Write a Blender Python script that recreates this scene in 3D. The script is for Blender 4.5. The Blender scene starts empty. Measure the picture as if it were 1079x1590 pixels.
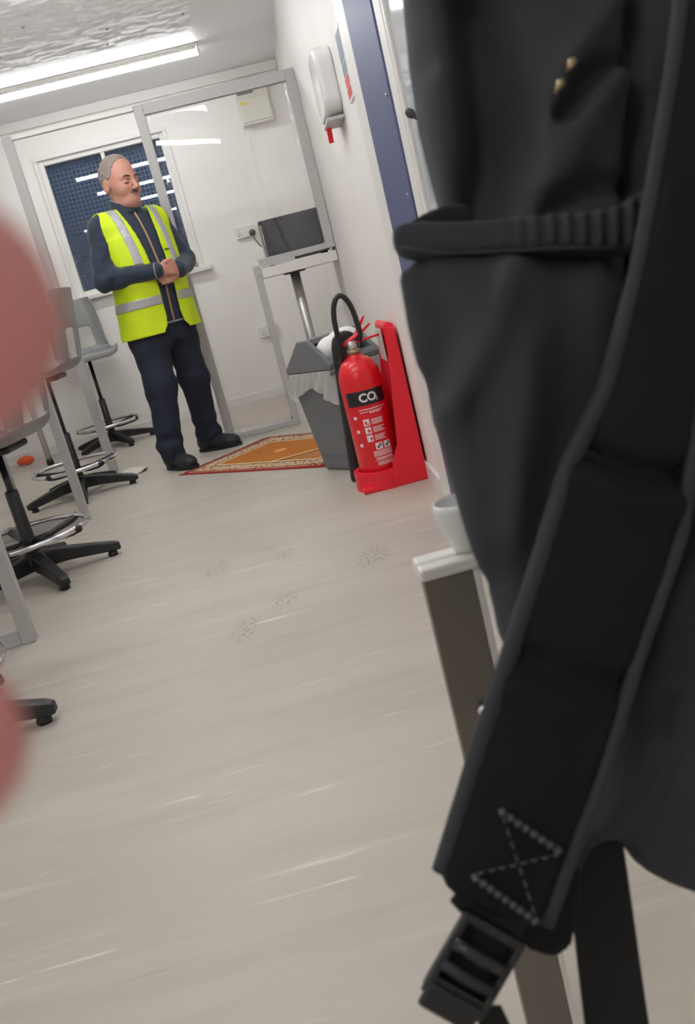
import bpy, bmesh, math, random
import numpy as np
from mathutils import Vector, Matrix, Euler

S = bpy.context.scene
COL = S.collection
PI = math.pi
random.seed(7)
RNG = np.random.RandomState(11)

# ------------------------------------------------------------------ camera
FPX, PITCH, ROLL, CAMH, YAW = 1378.0, 0.2631, -0.2496, 0.86, 0.0492
def cam_axes():
    F = np.array([0, math.cos(PITCH), -math.sin(PITCH)])
    U = np.array([0, math.sin(PITCH), math.cos(PITCH)])
    R = np.array([1.0, 0, 0])
    c, s = math.cos(ROLL), math.sin(ROLL)
    R, U = c*R + s*U, -s*R + c*U
    a = -YAW
    M = np.array([[math.cos(a), -math.sin(a), 0], [math.sin(a), math.cos(a), 0], [0, 0, 1]])
    return M@R, M@U, M@F
CR, CU, CF = cam_axes()
CAM = np.array([0, 0, CAMH])
cd = bpy.data.cameras.new('camera')
cd.sensor_fit = 'VERTICAL'
cd.sensor_height = 36.0
cd.sensor_width = 36.0
cd.lens = FPX/1590*36.0
cd.clip_start = 0.01
cd.dof.use_dof = True
cd.dof.focus_distance = 5.0
cd.dof.aperture_fstop = 10.5
co = bpy.data.objects.new('camera', cd)
co.matrix_world = Matrix(((CR[0], CU[0], -CF[0], 0), (CR[1], CU[1], -CF[1], 0), (CR[2], CU[2], -CF[2], CAMH), (0, 0, 0, 1)))
COL.objects.link(co)
S.camera = co

# ------------------------------------------------------------------ world: night sky outside
w = bpy.data.worlds.new('night')
S.world = w
w.use_nodes = True
w.node_tree.nodes['Background'].inputs[0].default_value = (0.055, 0.085, 0.14, 1)
w.node_tree.nodes['Background'].inputs[1].default_value = 0.6
S.view_settings.view_transform = 'Standard'
S.view_settings.look = 'None'
S.view_settings.exposure = 0.0
S.view_settings.gamma = 1.0
S.view_settings.use_curve_mapping = False
LAMP_STRENGTH = 33.5
LAMPS = ((-0.64, 6.31), (-0.64, 4.50), (-0.64, 3.12), (-0.64, 1.68), (-1.45, -0.55))  # last entry is an added, unseen lamp behind the camera

# ------------------------------------------------------------------ material helpers
MATS = {}
def srgb(r, g, b):
    f = lambda c: (c/255/12.92) if c/255 <= 0.04045 else ((c/255+0.055)/1.055)**2.4
    return (f(r), f(g), f(b), 1)
def mat(name, col, rough=0.5, metal=0.0, bump=None, vary=None, spec=0.5, coat=0.0, alpha=None, stretch=None, sheen=0.0, emit=None, trans=0.0, sss=0.0):
    """principled material; bump=(scale, strength, dist); vary=(scale, amount)"""
    m = bpy.data.materials.new(name)
    m.use_nodes = True
    nt = m.node_tree
    b = nt.nodes['Principled BSDF']
    b.inputs['Base Color'].default_value = col
    b.inputs['Roughness'].default_value = rough
    b.inputs['Metallic'].default_value = metal
    b.inputs['Specular IOR Level'].default_value = spec
    b.inputs['Coat Weight'].default_value = coat
    b.inputs['Transmission Weight'].default_value = trans
    if sheen:
        b.inputs['Sheen Weight'].default_value = sheen
    if sss:
        b.inputs['Subsurface Weight'].default_value = sss
        b.inputs['Subsurface Radius'].default_value = (0.01, 0.004, 0.003)
    if emit:
        b.inputs['Emission Color'].default_value = emit[0]
        b.inputs['Emission Strength'].default_value = emit[1]
    tc = nt.nodes.new('ShaderNodeTexCoord')
    mp = nt.nodes.new('ShaderNodeMapping')
    nt.links.new(tc.outputs['Object'], mp.inputs[0])
    if stretch:
        mp.inputs['Scale'].default_value = stretch
    if vary:
        n = nt.nodes.new('ShaderNodeTexNoise')
        n.inputs['Scale'].default_value = vary[0]
        n.inputs['Detail'].default_value = 4
        nt.links.new(mp.outputs[0], n.inputs['Vector'])
        mx = nt.nodes.new('ShaderNodeMix')
        mx.data_type = 'RGBA'
        a = vary[1]
        mx.inputs['A'].default_value = tuple(c*(1-a) for c in col[:3]) + (1,)
        mx.inputs['B'].default_value = tuple(min(1, c*(1+a)) for c in col[:3]) + (1,)
        nt.links.new(n.outputs['Fac'], mx.inputs['Factor'])
        nt.links.new(mx.outputs['Result'], b.inputs['Base Color'])
    if bump:
        n = nt.nodes.new('ShaderNodeTexNoise')
        n.inputs['Scale'].default_value = bump[0]
        n.inputs['Detail'].default_value = 3
        nt.links.new(mp.outputs[0], n.inputs['Vector'])
        bp = nt.nodes.new('ShaderNodeBump')
        bp.inputs['Strength'].default_value = bump[1]
        bp.inputs['Distance'].default_value = bump[2]
        nt.links.new(n.outputs['Fac'], bp.inputs['Height'])
        nt.links.new(bp.outputs[0], b.inputs['Normal'])
    if alpha is not None:
        b.inputs['Alpha'].default_value = alpha
    MATS[name] = m
    return m
def glass(name, tint=(1, 1, 1, 1), ior=1.5, rough=0.0, wave=None, boost=1.0):
    m = bpy.data.materials.new(name)
    m.use_nodes = True
    nt = m.node_tree
    nt.nodes.clear()
    out = nt.nodes.new('ShaderNodeOutputMaterial')
    tr = nt.nodes.new('ShaderNodeBsdfTransparent')
    tr.inputs[0].default_value = tint
    gl = nt.nodes.new('ShaderNodeBsdfGlossy')
    gl.inputs['Roughness'].default_value = rough
    fr = nt.nodes.new('ShaderNodeFresnel')
    fr.inputs['IOR'].default_value = ior
    mul = nt.nodes.new('ShaderNodeMath')
    mul.operation = 'MULTIPLY'
    mul.inputs[1].default_value = boost
    mul.use_clamp = True
    mx = nt.nodes.new('ShaderNodeMixShader')
    nt.links.new(fr.outputs[0], mul.inputs[0])
    nt.links.new(mul.outputs[0], mx.inputs[0])
    nt.links.new(tr.outputs[0], mx.inputs[1])
    nt.links.new(gl.outputs[0], mx.inputs[2])
    nt.links.new(mx.outputs[0], out.inputs[0])
    if wave:
        tc = nt.nodes.new('ShaderNodeTexCoord')
        n = nt.nodes.new('ShaderNodeTexNoise')
        n.inputs['Scale'].default_value = wave[0]
        n.inputs['Detail'].default_value = 0
        bp = nt.nodes.new('ShaderNodeBump')
        bp.inputs['Strength'].default_value = 1.0
        bp.inputs['Distance'].default_value = wave[1]
        nt.links.new(tc.outputs['Object'], n.inputs['Vector'])
        nt.links.new(n.outputs['Fac'], bp.inputs['Height'])
        nt.links.new(bp.outputs[0], gl.inputs['Normal'])
    MATS[name] = m
    return m

# ------------------------------------------------------------------ object helpers
def mesh_obj(name, verts, faces, material, parent=None, smooth=False):
    me = bpy.data.meshes.new(name)
    me.from_pydata([tuple(map(float, v)) for v in verts], [], [tuple(map(int, f)) for f in faces])
    me.update()
    if smooth:
        me.polygons.foreach_set('use_smooth', [True]*len(me.polygons))
    o = bpy.data.objects.new(name, me)
    if material:
        me.materials.append(material if not isinstance(material, str) else MATS[material])
    COL.objects.link(o)
    if parent:
        o.parent = parent
    return o
def from_bm(name, bm, material, parent=None, smooth=False):
    me = bpy.data.meshes.new(name)
    bmesh.ops.recalc_face_normals(bm, faces=bm.faces)
    bm.to_mesh(me)
    bm.free()
    if smooth:
        me.polygons.foreach_set('use_smooth', [True]*len(me.polygons))
    o = bpy.data.objects.new(name, me)
    me.materials.append(MATS[material] if isinstance(material, str) else material)
    COL.objects.link(o)
    if parent:
        o.parent = parent
    return o
def empty(name, loc=(0, 0, 0), rz=0.0):
    o = bpy.data.objects.new(name, None)
    o.location = loc
    o.rotation_euler = (0, 0, rz)
    o.empty_display_size = 0.1
    COL.objects.link(o)
    return o
def tag(o, label=None, cat=None, group=None, kind=None):
    if label: o['label'] = label
    if cat: o['category'] = cat
    if group: o['group'] = group
    if kind: o['kind'] = kind
    return o
def bm_box(bm, lo, hi, bev=0.0, seg=2):
    c = [(a+b)/2 for a, b in zip(lo, hi)]
    s = [max(abs(b-a), 1e-5) for a, b in zip(lo, hi)]
    r = bmesh.ops.create_cube(bm, size=1.0, matrix=Matrix.Translation(c) @ Matrix.Diagonal((s[0], s[1], s[2], 1)))
    if bev > 0:
        es = list({e for v in r['verts'] for e in v.link_edges})
        bmesh.ops.bevel(bm, geom=es, offset=bev, segments=seg, profile=0.5, affect='EDGES')
def box(name, lo, hi, m, parent=None, bev=0.0, seg=2):
    bm = bmesh.new()
    bm_box(bm, lo, hi, bev, seg)
    return from_bm(name, bm, m, parent, smooth=False)
def frame_of(t):
    t = np.array(t, float); t /= np.linalg.norm(t)
    up = np.array([0, 0, 1.0]) if abs(t[2]) < 0.9 else np.array([1.0, 0, 0])
    a = np.cross(up, t); a /= np.linalg.norm(a)
    return a, np.cross(t, a)
def tube_geo(pts, rad, n=10, closed=False, flat=None):
    """swept tube; rad scalar or list; flat=(ra, rb) ellipse factors"""
    pts = [np.array(p, float) for p in pts]
    N = len(pts)
    rs = rad if hasattr(rad, '__len__') else [rad]*N
    V, Fc = [], []
    prev = None
    for i, p in enumerate(pts):
        if closed: t = pts[(i+1) % N]-pts[i-1]
        else: t = pts[min(i+1, N-1)]-pts[max(i-1, 0)]
        t = t/np.linalg.norm(t)
        if prev is None: a, b = frame_of(t)
        else:
            a = prev-t*(prev@t); a /= np.linalg.norm(a); b = np.cross(t, a)
        prev = a
        fa, fb = flat if flat else (1, 1)
        for k in range(n):
            an = 2*PI*k/n
            V.append(p+rs[i]*(fa*math.cos(an)*a+fb*math.sin(an)*b))
    M = N if closed else N-1
    for i in range(M):
        j = (i+1) % N
        for k in range(n):
            l = (k+1) % n
            Fc.append((i*n+k, i*n+l, j*n+l, j*n+k))
    if not closed:
        Fc.append(tuple(range(n-1, -1, -1)))
        Fc.append(tuple(range((N-1)*n, N*n)))
    return V, Fc
def tube(name, pts, rad, m, parent=None, n=10, closed=False, flat=None):
    V, Fc = tube_geo(pts, rad, n, closed, flat)
    return mesh_obj(name, V, Fc, m, parent, smooth=True)
def lathe_geo(prof, n=32, c=(0, 0, 0)):
    V, Fc = [], []
    for r, z in prof:
        for k in range(n):
            a = 2*PI*k/n
            V.append((c[0]+r*math.cos(a), c[1]+r*math.sin(a), c[2]+z))
    for i in range(len(prof)-1):
        for k in range(n):
            l = (k+1) % n
            Fc.append((i*n+k, i*n+l, (i+1)*n+l, (i+1)*n+k))
    Fc.append(tuple(range(n-1, -1, -1)))
    Fc.append(tuple(range((len(prof)-1)*n, len(prof)*n)))
    return V, Fc
def lathe(name, prof, m, parent=None, n=32, c=(0, 0, 0), smooth=True):
    V, Fc = lathe_geo(prof, n, c)
    return mesh_obj(name, V, Fc, m, parent, smooth)
def prism(name, poly, ax, lo, hi, m, parent=None, bev=0.0):
    """polygon (2D) extruded along axis ax from lo to hi"""
    def P3(p, h):
        q = list(p); q.insert(ax, h); return q
    bm = bmesh.new()
    a = [bm.verts.new(P3(p, lo)) for p in poly]
    b = [bm.verts.new(P3(p, hi)) for p in poly]
    bm.faces.new(a); bm.faces.new(b[::-1])
    n = len(poly)
    for i in range(n):
        bm.faces.new((a[i], a[(i+1) % n], b[(i+1) % n], b[i]))
    if bev > 0:
        bmesh.ops.bevel(bm, geom=list(bm.edges), offset=bev, segments=2, profile=0.5, affect='EDGES')
    return from_bm(name, bm, m, parent)
def copy_tree(o, parent=None):
    c = o.copy()
    COL.objects.link(c)
    c.parent = parent
    for ch in list(o.children):
        copy_tree(ch, c)
    return c

# ------------------------------------------------------------------ signed-distance mesher (surface nets)
class Field:
    def __init__(s, lo, hi, res):
        s.lo = np.array(lo, float); s.res = res
        s.n = [int(math.ceil((hi[i]-lo[i])/res))+1 for i in range(3)]
        s.ax = [s.lo[i]+res*np.arange(s.n[i]) for i in range(3)]
        s.d = np.full(s.n, 0.2, np.float32)
    def sl(s, lo, hi):
        r = []
        for i in range(3):
            a = max(0, int((lo[i]-s.lo[i])/s.res)-1); b = min(s.n[i], int((hi[i]-s.lo[i])/s.res)+3)
            r.append(slice(a, max(a+1, b)))
        return tuple(r)
    def grid(s, q=None):
        q = q or (slice(None),)*3
        return np.ix_(s.ax[0][q[0]], s.ax[1][q[1]], s.ax[2][q[2]])
    def add(s, fn, lo, hi, k=0.0, sub=False):
        m = 0.03+k
        q = s.sl([a-m for a in lo], [b+m for b in hi])
        X, Y, Z = s.grid(q)
        d = fn(X, Y, Z)
        o = s.d[q]
        if sub: s.d[q] = smax(o, -d, k)
        else: s.d[q] = smin(o, d, k)
    def cap(s, a, b, ra, rb, k=0.0, sub=False):
        r = max(ra, rb)
        s.add(lambda X, Y, Z: sd_cap(X, Y, Z, a, b, ra, rb), [min(a[i], b[i])-r for i in range(3)], [max(a[i], b[i])+r for i in range(3)], k, sub)
    def ell(s, c, r, k=0.0, sub=False):
        s.add(lambda X, Y, Z: sd_ell(X, Y, Z, c, r), [c[i]-r[i] for i in range(3)], [c[i]+r[i] for i in range(3)], k, sub)
    def mesh(s, fix=None):
        d = s.d.copy()
        d[0] = d[-1] = 0.2; d[:, 0] = d[:, -1] = 0.2; d[:, :, 0] = d[:, :, -1] = 0.2
        return surface_nets(d, s.lo, s.res)
def smin(a, b, k):
    if k <= 0: return np.minimum(a, b)
    h = np.maximum(k-np.abs(a-b), 0)/k
    return np.minimum(a, b)-h*h*k*0.25
def smax(a, b, k):
    return -smin(-a, -b, k)
def sd_cap(X, Y, Z, a, b, ra, rb):
    bx, by, bz = b[0]-a[0], b[1]-a[1], b[2]-a[2]
    L = bx*bx+by*by+bz*bz+1e-12
    t = np.clip(((X-a[0])*bx+(Y-a[1])*by+(Z-a[2])*bz)/L, 0, 1)
    return np.sqrt((X-a[0]-t*bx)**2+(Y-a[1]-t*by)**2+(Z-a[2]-t*bz)**2)-(ra+(rb-ra)*t)
def sd_ell(X, Y, Z, c, r):
    x, y, z = X-c[0], Y-c[1], Z-c[2]
    k0 = np.sqrt((x/r[0])**2+(y/r[1])**2+(z/r[2])**2)
    k1 = np.sqrt((x/r[0]**2)**2+(y/r[1]**2)**2+(z/r[2]**2)**2)+1e-9
    return k0*(k0-1)/k1
def sd_loft(X, Y, Z, zs, a, b, cy, e=2.3, cx=None):
    A = np.interp(Z, zs, a); B = np.interp(Z, zs, b); C = np.interp(Z, zs, cy)
    CX = np.interp(Z, zs, cx) if cx is not None else 0
    q = (np.abs((X-CX)/A)**e+np.abs((Y-C)/B)**e)**(1/e)
    return (q-1)*np.minimum(A, B)
def surface_nets(d, lo, res):
    inside = d < 0
    nx, ny, nz = d.shape
    c = np.zeros((nx-1, ny-1, nz-1), np.int8)
    for i in (0, 1):
        for j in (0, 1):
            for k in (0, 1):
                c += inside[i:nx-1+i, j:ny-1+j, k:nz-1+k]
    act = (c > 0) & (c < 8)
    idx = np.argwhere(act)
    vid = np.full(act.shape, -1, np.int64)
    vid[act] = np.arange(len(idx))
    acc = np.zeros((len(idx), 3)); cnt = np.zeros(len(idx))
    I, J, K = idx.T
    cor = [(i, j, k) for i in (0, 1) for j in (0, 1) for k in (0, 1)]
    for a in cor:
        for ax in range(3):
            if a[ax] == 1: continue
            b = list(a); b[ax] = 1
            da = d[I+a[0], J+a[1], K+a[2]].astype(float); db = d[I+b[0], J+b[1], K+b[2]].astype(float)
            m = (da < 0) != (db < 0)
            t = np.where(m, da/np.where(np.abs(da-db) < 1e-12, 1, da-db), 0)
            p = np.stack([np.full(len(t), a[0], float), np.full(len(t), a[1], float), np.full(len(t), a[2], float)], 1)
            p[:, ax] += t
            acc += p*m[:, None]; cnt += m
    V = lo+(idx+acc/np.maximum(cnt, 1)[:, None])*res
    Fs = []
    for ax in range(3):
        o1, o2 = [(1, 2), (2, 0), (0, 1)][ax]
        s0 = [slice(0, -1) if i == ax else slice(1, -1) for i in range(3)]
        s1 = [slice(1, None) if i == ax else slice(1, -1) for i in range(3)]
        A = inside[tuple(s0)]; B = inside[tuple(s1)]
        e = np.argwhere(A != B)
        if len(e) == 0: continue
        flip = A[tuple(e.T)]
        base = e.copy()
        for i in range(3):
            if i != ax: base[:, i] += 1
        q = []
        for (u, v) in ((0, 0), (1, 0), (1, 1), (0, 1)):
            p = base.copy(); p[:, o1] -= 1-u; p[:, o2] -= 1-v
            q.append(vid[tuple(p.T)])
        q = np.stack(q, 1)
        q[~flip] = q[~flip][:, ::-1]
        Fs.append(q)
    return V, np.concatenate(Fs) if Fs else np.zeros((0, 4), int)
def sdf_obj(name, VF, m, parent=None, smooth_it=0):
    V, Fc = VF
    me = bpy.data.meshes.new(name)
    me.vertices.add(len(V)); me.vertices.foreach_set('co', np.asarray(V, np.float32).ravel())
    me.loops.add(len(Fc)*4); me.loops.foreach_set('vertex_index', Fc.astype(np.int32).ravel())
    me.polygons.add(len(Fc))
    me.polygons.foreach_set('loop_start', np.arange(0, len(Fc)*4, 4, dtype=np.int32))
    me.polygons.foreach_set('use_smooth', np.ones(len(Fc), bool))
    me.update(calc_edges=True); me.validate()
    me.materials.append(MATS[m] if isinstance(m, str) else m)
    o = bpy.data.objects.new(name, me)
    COL.objects.link(o)
    if parent: o.parent = parent
    if smooth_it:
        md = o.modifiers.new('smooth', 'SMOOTH'); md.iterations = smooth_it; md.factor = 0.5
    return o
def wob(X, Y, Z, fs, seed=0):
    """cheap smooth pseudo-noise made of sines"""
    r = np.random.RandomState(seed); s = 0
    for f in fs:
        v = r.randn(3); v /= np.linalg.norm(v); u = r.randn(3)*f*0.4
        s = s+np.sin(f*(v[0]*X+v[1]*Y+v[2]*Z)+r.rand()*6+1.3*np.sin(u[0]*X+u[1]*Y+u[2]*Z+r.rand()*6))
    return s/len(fs)

# ------------------------------------------------------------------ materials
mat('wall', srgb(240, 236, 231), 0.55, bump=(6, 0.05, 0.01), vary=(1.2, 0.025))
mat('trim', srgb(230, 227, 223), 0.4)
mat('ceiling', srgb(243, 243, 244), 0.5, vary=(2, 0.03))
mat('screen_metal', srgb(186, 184, 182), 0.45, metal=0.0, vary=(8, 0.04))
mat('white_plastic', srgb(228, 225, 219), 0.35)
mat('white_waste', srgb(240, 239, 236), 0.7)
mat('cream_plastic', srgb(216, 212, 200), 0.4)
mat('white_gloss', srgb(226, 226, 224), 0.15)
mat('grey_line', srgb(120, 118, 116), 0.5)
mat('yellow_print', srgb(222, 205, 110), 0.5)
mat('black_plastic', srgb(30, 30, 33), 0.42, bump=(300, 0.05, 0.001))
mat('dark_grey_plastic', srgb(62, 62, 64), 0.4)
mat('bin_grey', srgb(112, 113, 116), 0.42, vary=(6, 0.05), bump=(200, 0.05, 0.001))
mat('stool_grey', srgb(133, 134, 133), 0.38, bump=(240, 0.08, 0.001), vary=(5, 0.04))
mat('chrome', srgb(215, 215, 218), 0.22, metal=1.0)
mat('steel', srgb(200, 198, 196), 0.38, metal=0.85)
mat('brass', srgb(165, 150, 120), 0.35, metal=1.0)
mat('red_paint', srgb(230, 20, 34), 0.3, coat=0.2)
mat('red_plastic', srgb(238, 30, 50), 0.4, vary=(4, 0.05))
mat('print_black', srgb(28, 30, 38), 0.4)
mat('print_white', srgb(232, 228, 226), 0.4)
mat('print_red', srgb(206, 70, 66), 0.5)
mat('print_blue', srgb(120, 135, 150), 0.5)
mat('blue_steel', srgb(72, 80, 122), 0.45, vary=(5, 0.06))
mat('orange_cloth', srgb(225, 92, 45), 0.8)
mat('paper', srgb(226, 221, 210), 0.8)
mat('skin', srgb(196, 140, 120), 0.5, sss=0.1, vary=(30, 0.06))
mat('hand_skin', srgb(224, 150, 146), 0.55, sss=0.15, vary=(90, 0.05))
mat('hair', srgb(150, 138, 130), 0.85, bump=(300, 0.9, 0.004), vary=(160, 0.4))
mat('dark_hair', srgb(58, 46, 44), 0.8)
mat('moustache_hair', srgb(112, 90, 80), 0.9, bump=(300, 0.6, 0.003))
mat('navy_knit', srgb(34, 46, 64), 0.8, bump=(420, 0.25, 0.002), vary=(14, 0.12), sheen=0.2)
mat('navy_trousers', srgb(27, 34, 52), 0.85, bump=(500, 0.2, 0.002), vary=(10, 0.12))
mat('hi_vis', srgb(206, 230, 10), 0.6, bump=(500, 0.15, 0.002), vary=(12, 0.06))
mat('silver_tape', srgb(176, 176, 178), 0.4, metal=0.15)
mat('vest_trim', srgb(40, 44, 40), 0.7)
mat('zip_gold', srgb(176, 136, 104), 0.5)
mat('grey_piping', srgb(150, 152, 152), 0.6)
mat('shoe', srgb(30, 34, 38), 0.55, vary=(20, 0.15))
mat('shoe_sole', srgb(24, 24, 26), 0.7)
mat('bag_fabric', srgb(48, 50, 56), 0.8, bump=(900, 0.3, 0.0012), vary=(25, 0.14))
mat('bag_dark', srgb(17, 17, 20), 0.8, bump=(900, 0.3, 0.0012), vary=(25, 0.1), spec=0.3)
mat('bag_web', srgb(11, 11, 12), 0.8, bump=(1200, 0.4, 0.001))
mat('bag_piping', srgb(44, 45, 52), 0.7, bump=(900, 0.4, 0.001))
mat('stitch', srgb(86, 88, 96), 0.8)
mat('buckle', srgb(34, 34, 38), 0.3)
mat('taupe_panel', srgb(116, 109, 100), 0.45, vary=(3, 0.05))
mat('screen_dark', srgb(66, 66, 78), 0.25)
glass('window_glass', (0.93, 0.96, 1.0, 1), 1.5, 0.0, boost=1.0)
glass('perspex', (0.985, 0.985, 0.985, 1), 1.49, 0.0, boost=1.3)
mat('mesh_wire', srgb(98, 112, 136), 0.6)
mat('door_panel', srgb(190, 194, 196), 0.06)
# translucent bin liner
def liner_mat():
    m = bpy.data.materials.new('liner'); m.use_nodes = True
    nt = m.node_tree; b = nt.nodes['Principled BSDF']
    b.inputs['Base Color'].default_value = srgb(222, 218, 212); b.inputs['Roughness'].default_value = 0.25
    b.inputs['Alpha'].default_value = 0.6
    MATS['liner'] = m
liner_mat()

def floor_material():
    m = bpy.data.materials.new('floor_vinyl'); m.use_nodes = True
    nt = m.node_tree; N = nt.nodes; Lk = nt.links
    b = N['Principled BSDF']
    b.inputs['Roughness'].default_value = 0.42
    b.inputs['Specular IOR Level'].default_value = 0.4
    tc = N.new('ShaderNodeTexCoord')
    def noise(scale, st, det=5, rough=0.55):
        mp = N.new('ShaderNodeMapping'); mp.inputs['Scale'].default_value = st
        mp.inputs['Rotation'].default_value = (0, 0, 0.04)
        Lk.new(tc.outputs['Object'], mp.inputs[0])
        n = N.new('ShaderNodeTexNoise'); n.inputs['Scale'].default_value = scale; n.inputs['Detail'].default_value = det
        n.inputs['Roughness'].default_value = rough
        Lk.new(mp.outputs[0], n.inputs['Vector']); return n.outputs['Fac']
    def ramp(f, a, c, inv=False):
        r = N.new('ShaderNodeMapRange'); r.inputs['From Min'].default_value = a; r.inputs['From Max'].default_value = c
        r.inputs['To Min'].default_value = 1 if inv else 0; r.inputs['To Max'].default_value = 0 if inv else 1
        Lk.new(f, r.inputs['Value']); return r.outputs['Result']
    def mix(f, A, B):
        x = N.new('ShaderNodeMix'); x.data_type = 'RGBA'
        Lk.new(f, x.inputs['Factor'])
        if isinstance(A, tuple): x.inputs['A'].default_value = A
        else: Lk.new(A, x.inputs['A'])
        x.inputs['B'].default_value = B
        return x.outputs['Result']
    def mul(a, c):
        x = N.new('ShaderNodeMath'); x.operation = 'MULTIPLY'
        for i, v in enumerate((a, c)):
            if isinstance(v, float): x.inputs[i].default_value = v
            else: Lk.new(v, x.inputs[i])
        return x.outputs[0]
    base = mix(ramp(noise(1.6, (0.6, 1.6, 1)), 0.3, 0.7), srgb(186, 178, 166), srgb(198, 190, 178))
    # soft marbling, drawn out along the sheet
    c = mix(mul(ramp(noise(3.2, (0.5, 4.0, 1), 6, 0.6), 0.5, 0.72), 0.55), base, srgb(176, 167, 155))
    c = mix(mul(ramp(noise(4.5, (0.35, 5.0, 1), 7, 0.65), 0.58, 0.74), 0.8), c, srgb(212, 205, 194))
    # thin pale scratches
    c = mix(mul(ramp(noise(5.0, (0.55, 9.0, 1), 3, 0.5), 0.67, 0.72), 0.75), c, srgb(226, 218, 204))
    # dark fine scuffs
    c = mix(mul(ramp(noise(6.0, (0.6, 8.0, 1), 3, 0.5), 0.70, 0.75), 0.4), c, srgb(146, 137, 128))
    # dusty shoe prints: patches of fine dark specks
    sp = ramp(noise(95.0, (1.0, 1.0, 1), 2, 0.6), 0.52, 0.6)
    for (x, y, rx, ry, st) in ((-0.335, 2.9, 0.055, 0.12, 0.55), (0.17, 2.60, 0.06, 0.12, 0.6), (-0.165, 3.0, 0.06, 0.05, 0.5), (-0.10, 2.88, 0.035, 0.08, 0.45),
                               (-0.235, 2.28, 0.045, 0.10, 0.55), (-0.12, 2.42, 0.045, 0.08, 0.5)):
        mp = N.new('ShaderNodeMapping'); mp.vector_type = 'TEXTURE'
        mp.inputs['Location'].default_value = (x, y, 0); mp.inputs['Scale'].default_value = (rx, ry, 1); mp.inputs['Rotation'].default_value = (0, 0, -0.25)
        Lk.new(tc.outputs['Object'], mp.inputs[0])
        ln = N.new('ShaderNodeVectorMath'); ln.operation = 'LENGTH'
        Lk.new(mp.outputs[0], ln.inputs[0])
        c = mix(mul(mul(ramp(ln.outputs['Value'], 0.55, 1.0, True), sp), st), c, srgb(92, 86, 80))
    Lk.new(c, b.inputs['Base Color'])
    bp = N.new('ShaderNodeBump'); bp.inputs['Strength'].default_value = 0.06; bp.inputs['Distance'].default_value = 0.01
    Lk.new(noise(7, (1, 1, 1)), bp.inputs['Height']); Lk.new(bp.outputs[0], b.inputs['Normal'])
    MATS['floor_vinyl'] = m
floor_material()
def emboss_material():
    m = bpy.data.materials.new('embossed_panel'); m.use_nodes = True
    nt = m.node_tree; N = nt.nodes; Lk = nt.links
    b = N['Principled BSDF']; b.inputs['Roughness'].default_value = 0.6
    b.inputs['Base Color'].default_value = srgb(244, 244, 244)
    tc = N.new('ShaderNodeTexCoord')
    n = N.new('ShaderNodeTexNoise'); n.inputs['Scale'].default_value = 9.0; n.inputs['Detail'].default_value = 1.0
    n.inputs['Distortion'].default_value = 0.2
    Lk.new(tc.outputs['Object'], n.inputs['Vector'])
    bp = N.new('ShaderNodeBump'); bp.inputs['Strength'].default_value = 1.0; bp.inputs['Distance'].default_value = 0.07
    Lk.new(n.outputs['Fac'], bp.inputs['Height']); Lk.new(bp.outputs[0], b.inputs['Normal'])
    MATS['embossed_panel'] = m
emboss_material()

# ------------------------------------------------------------------ the room shell
FAR = 7.22
CEIL = 2.42
SCR = 5.58
LEFT, NEAR = -2.5, -1.7
def RX(y):            # inner face of the right-hand wall (not quite square to the far wall)
    return 0.507+0.0385*(y-3.07)
box('floor', (LEFT-0.1, NEAR-0.1, -0.06), (1.4, FAR+0.1, 0.0), 'floor_vinyl')['kind'] = 'structure'
ceil = box('ceiling', (LEFT-0.1, NEAR-0.1, CEIL), (1.4, FAR+0.1, CEIL+0.08), 'ceiling'); ceil['kind'] = 'structure'
# embossed boards over the nearer part of the ceiling
for i, (y0, y1) in enumerate(((4.75, 5.92), (3.5, 4.72), (2.25, 3.47), (1.0, 2.22), (-0.25, 0.97), (-1.65, -0.28))):
    box('ceiling_panel', (-1.13, y0, CEIL-0.012), (0.105, y1, CEIL+0.001), 'embossed_panel', ceil)
    box('ceiling_panel', (-2.37, y0, CEIL-0.012), (-1.145, y1, CEIL+0.001), 'embossed_panel', ceil)
for p in ((-0.36, 5.55), (-0.40, 5.83), (0.07, 5.6), (-0.98, 5.6), (-0.75, 5.2)):
    lathe('ceiling_screw', [(0.008, -0.004), (0.006, 0.0), (0.0065, 0.004)], 'grey_line', ceil, 10, (p[0], p[1], CEIL-0.013))
# far wall with the window opening
WX0, WX1, WZ0, WZ1 = -1.235, -0.285, 1.12, 2.125
bm = bmesh.new()
bm_box(bm, (LEFT, FAR, 0), (WX0, FAR+0.09, CEIL))
bm_box(bm, (WX1, FAR, 0), (1.3, FAR+0.09, CEIL))
bm_box(bm, (WX0, FAR, 0), (WX1, FAR+0.09, WZ0))
bm_box(bm, (WX0, FAR, WZ1), (WX1, FAR+0.09, CEIL))
from_bm('wall_far', bm, 'wall')['kind'] = 'structure'
# right wall, ends at the door
bm = bmesh.new()
def quadbox(bm, pts, z0, z1):
    a = [bm.verts.new((p[0], p[1], z0)) for p in pts]; b = [bm.verts.new((p[0], p[1], z1)) for p in pts]
    bm.faces.new(a); bm.faces.new(b[::-1])
    for i in range(len(pts)):
        j = (i+1) % len(pts); bm.faces.new((a[i], a[j], b[j], b[i]))
quadbox(bm, [(RX(3.02), 3.02), (RX(FAR), FAR), (1.3, FAR), (1.3, 3.02)], 0, CEIL)
from_bm('wall_right', bm, 'wall')['kind'] = 'structure'
bm = bmesh.new()
quadbox(bm, [(0.50, NEAR), (0.50, 1.15), (1.3, 1.15), (1.3, NEAR)], 0, CEIL)
quadbox(bm, [(0.50, 1.15), (RX(3.02), 3.02), (1.3, 3.02), (1.3, 1.15)], 2.15, CEIL)
tag(from_bm('wall_right_near', bm, 'wall'), kind='structure')
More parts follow.
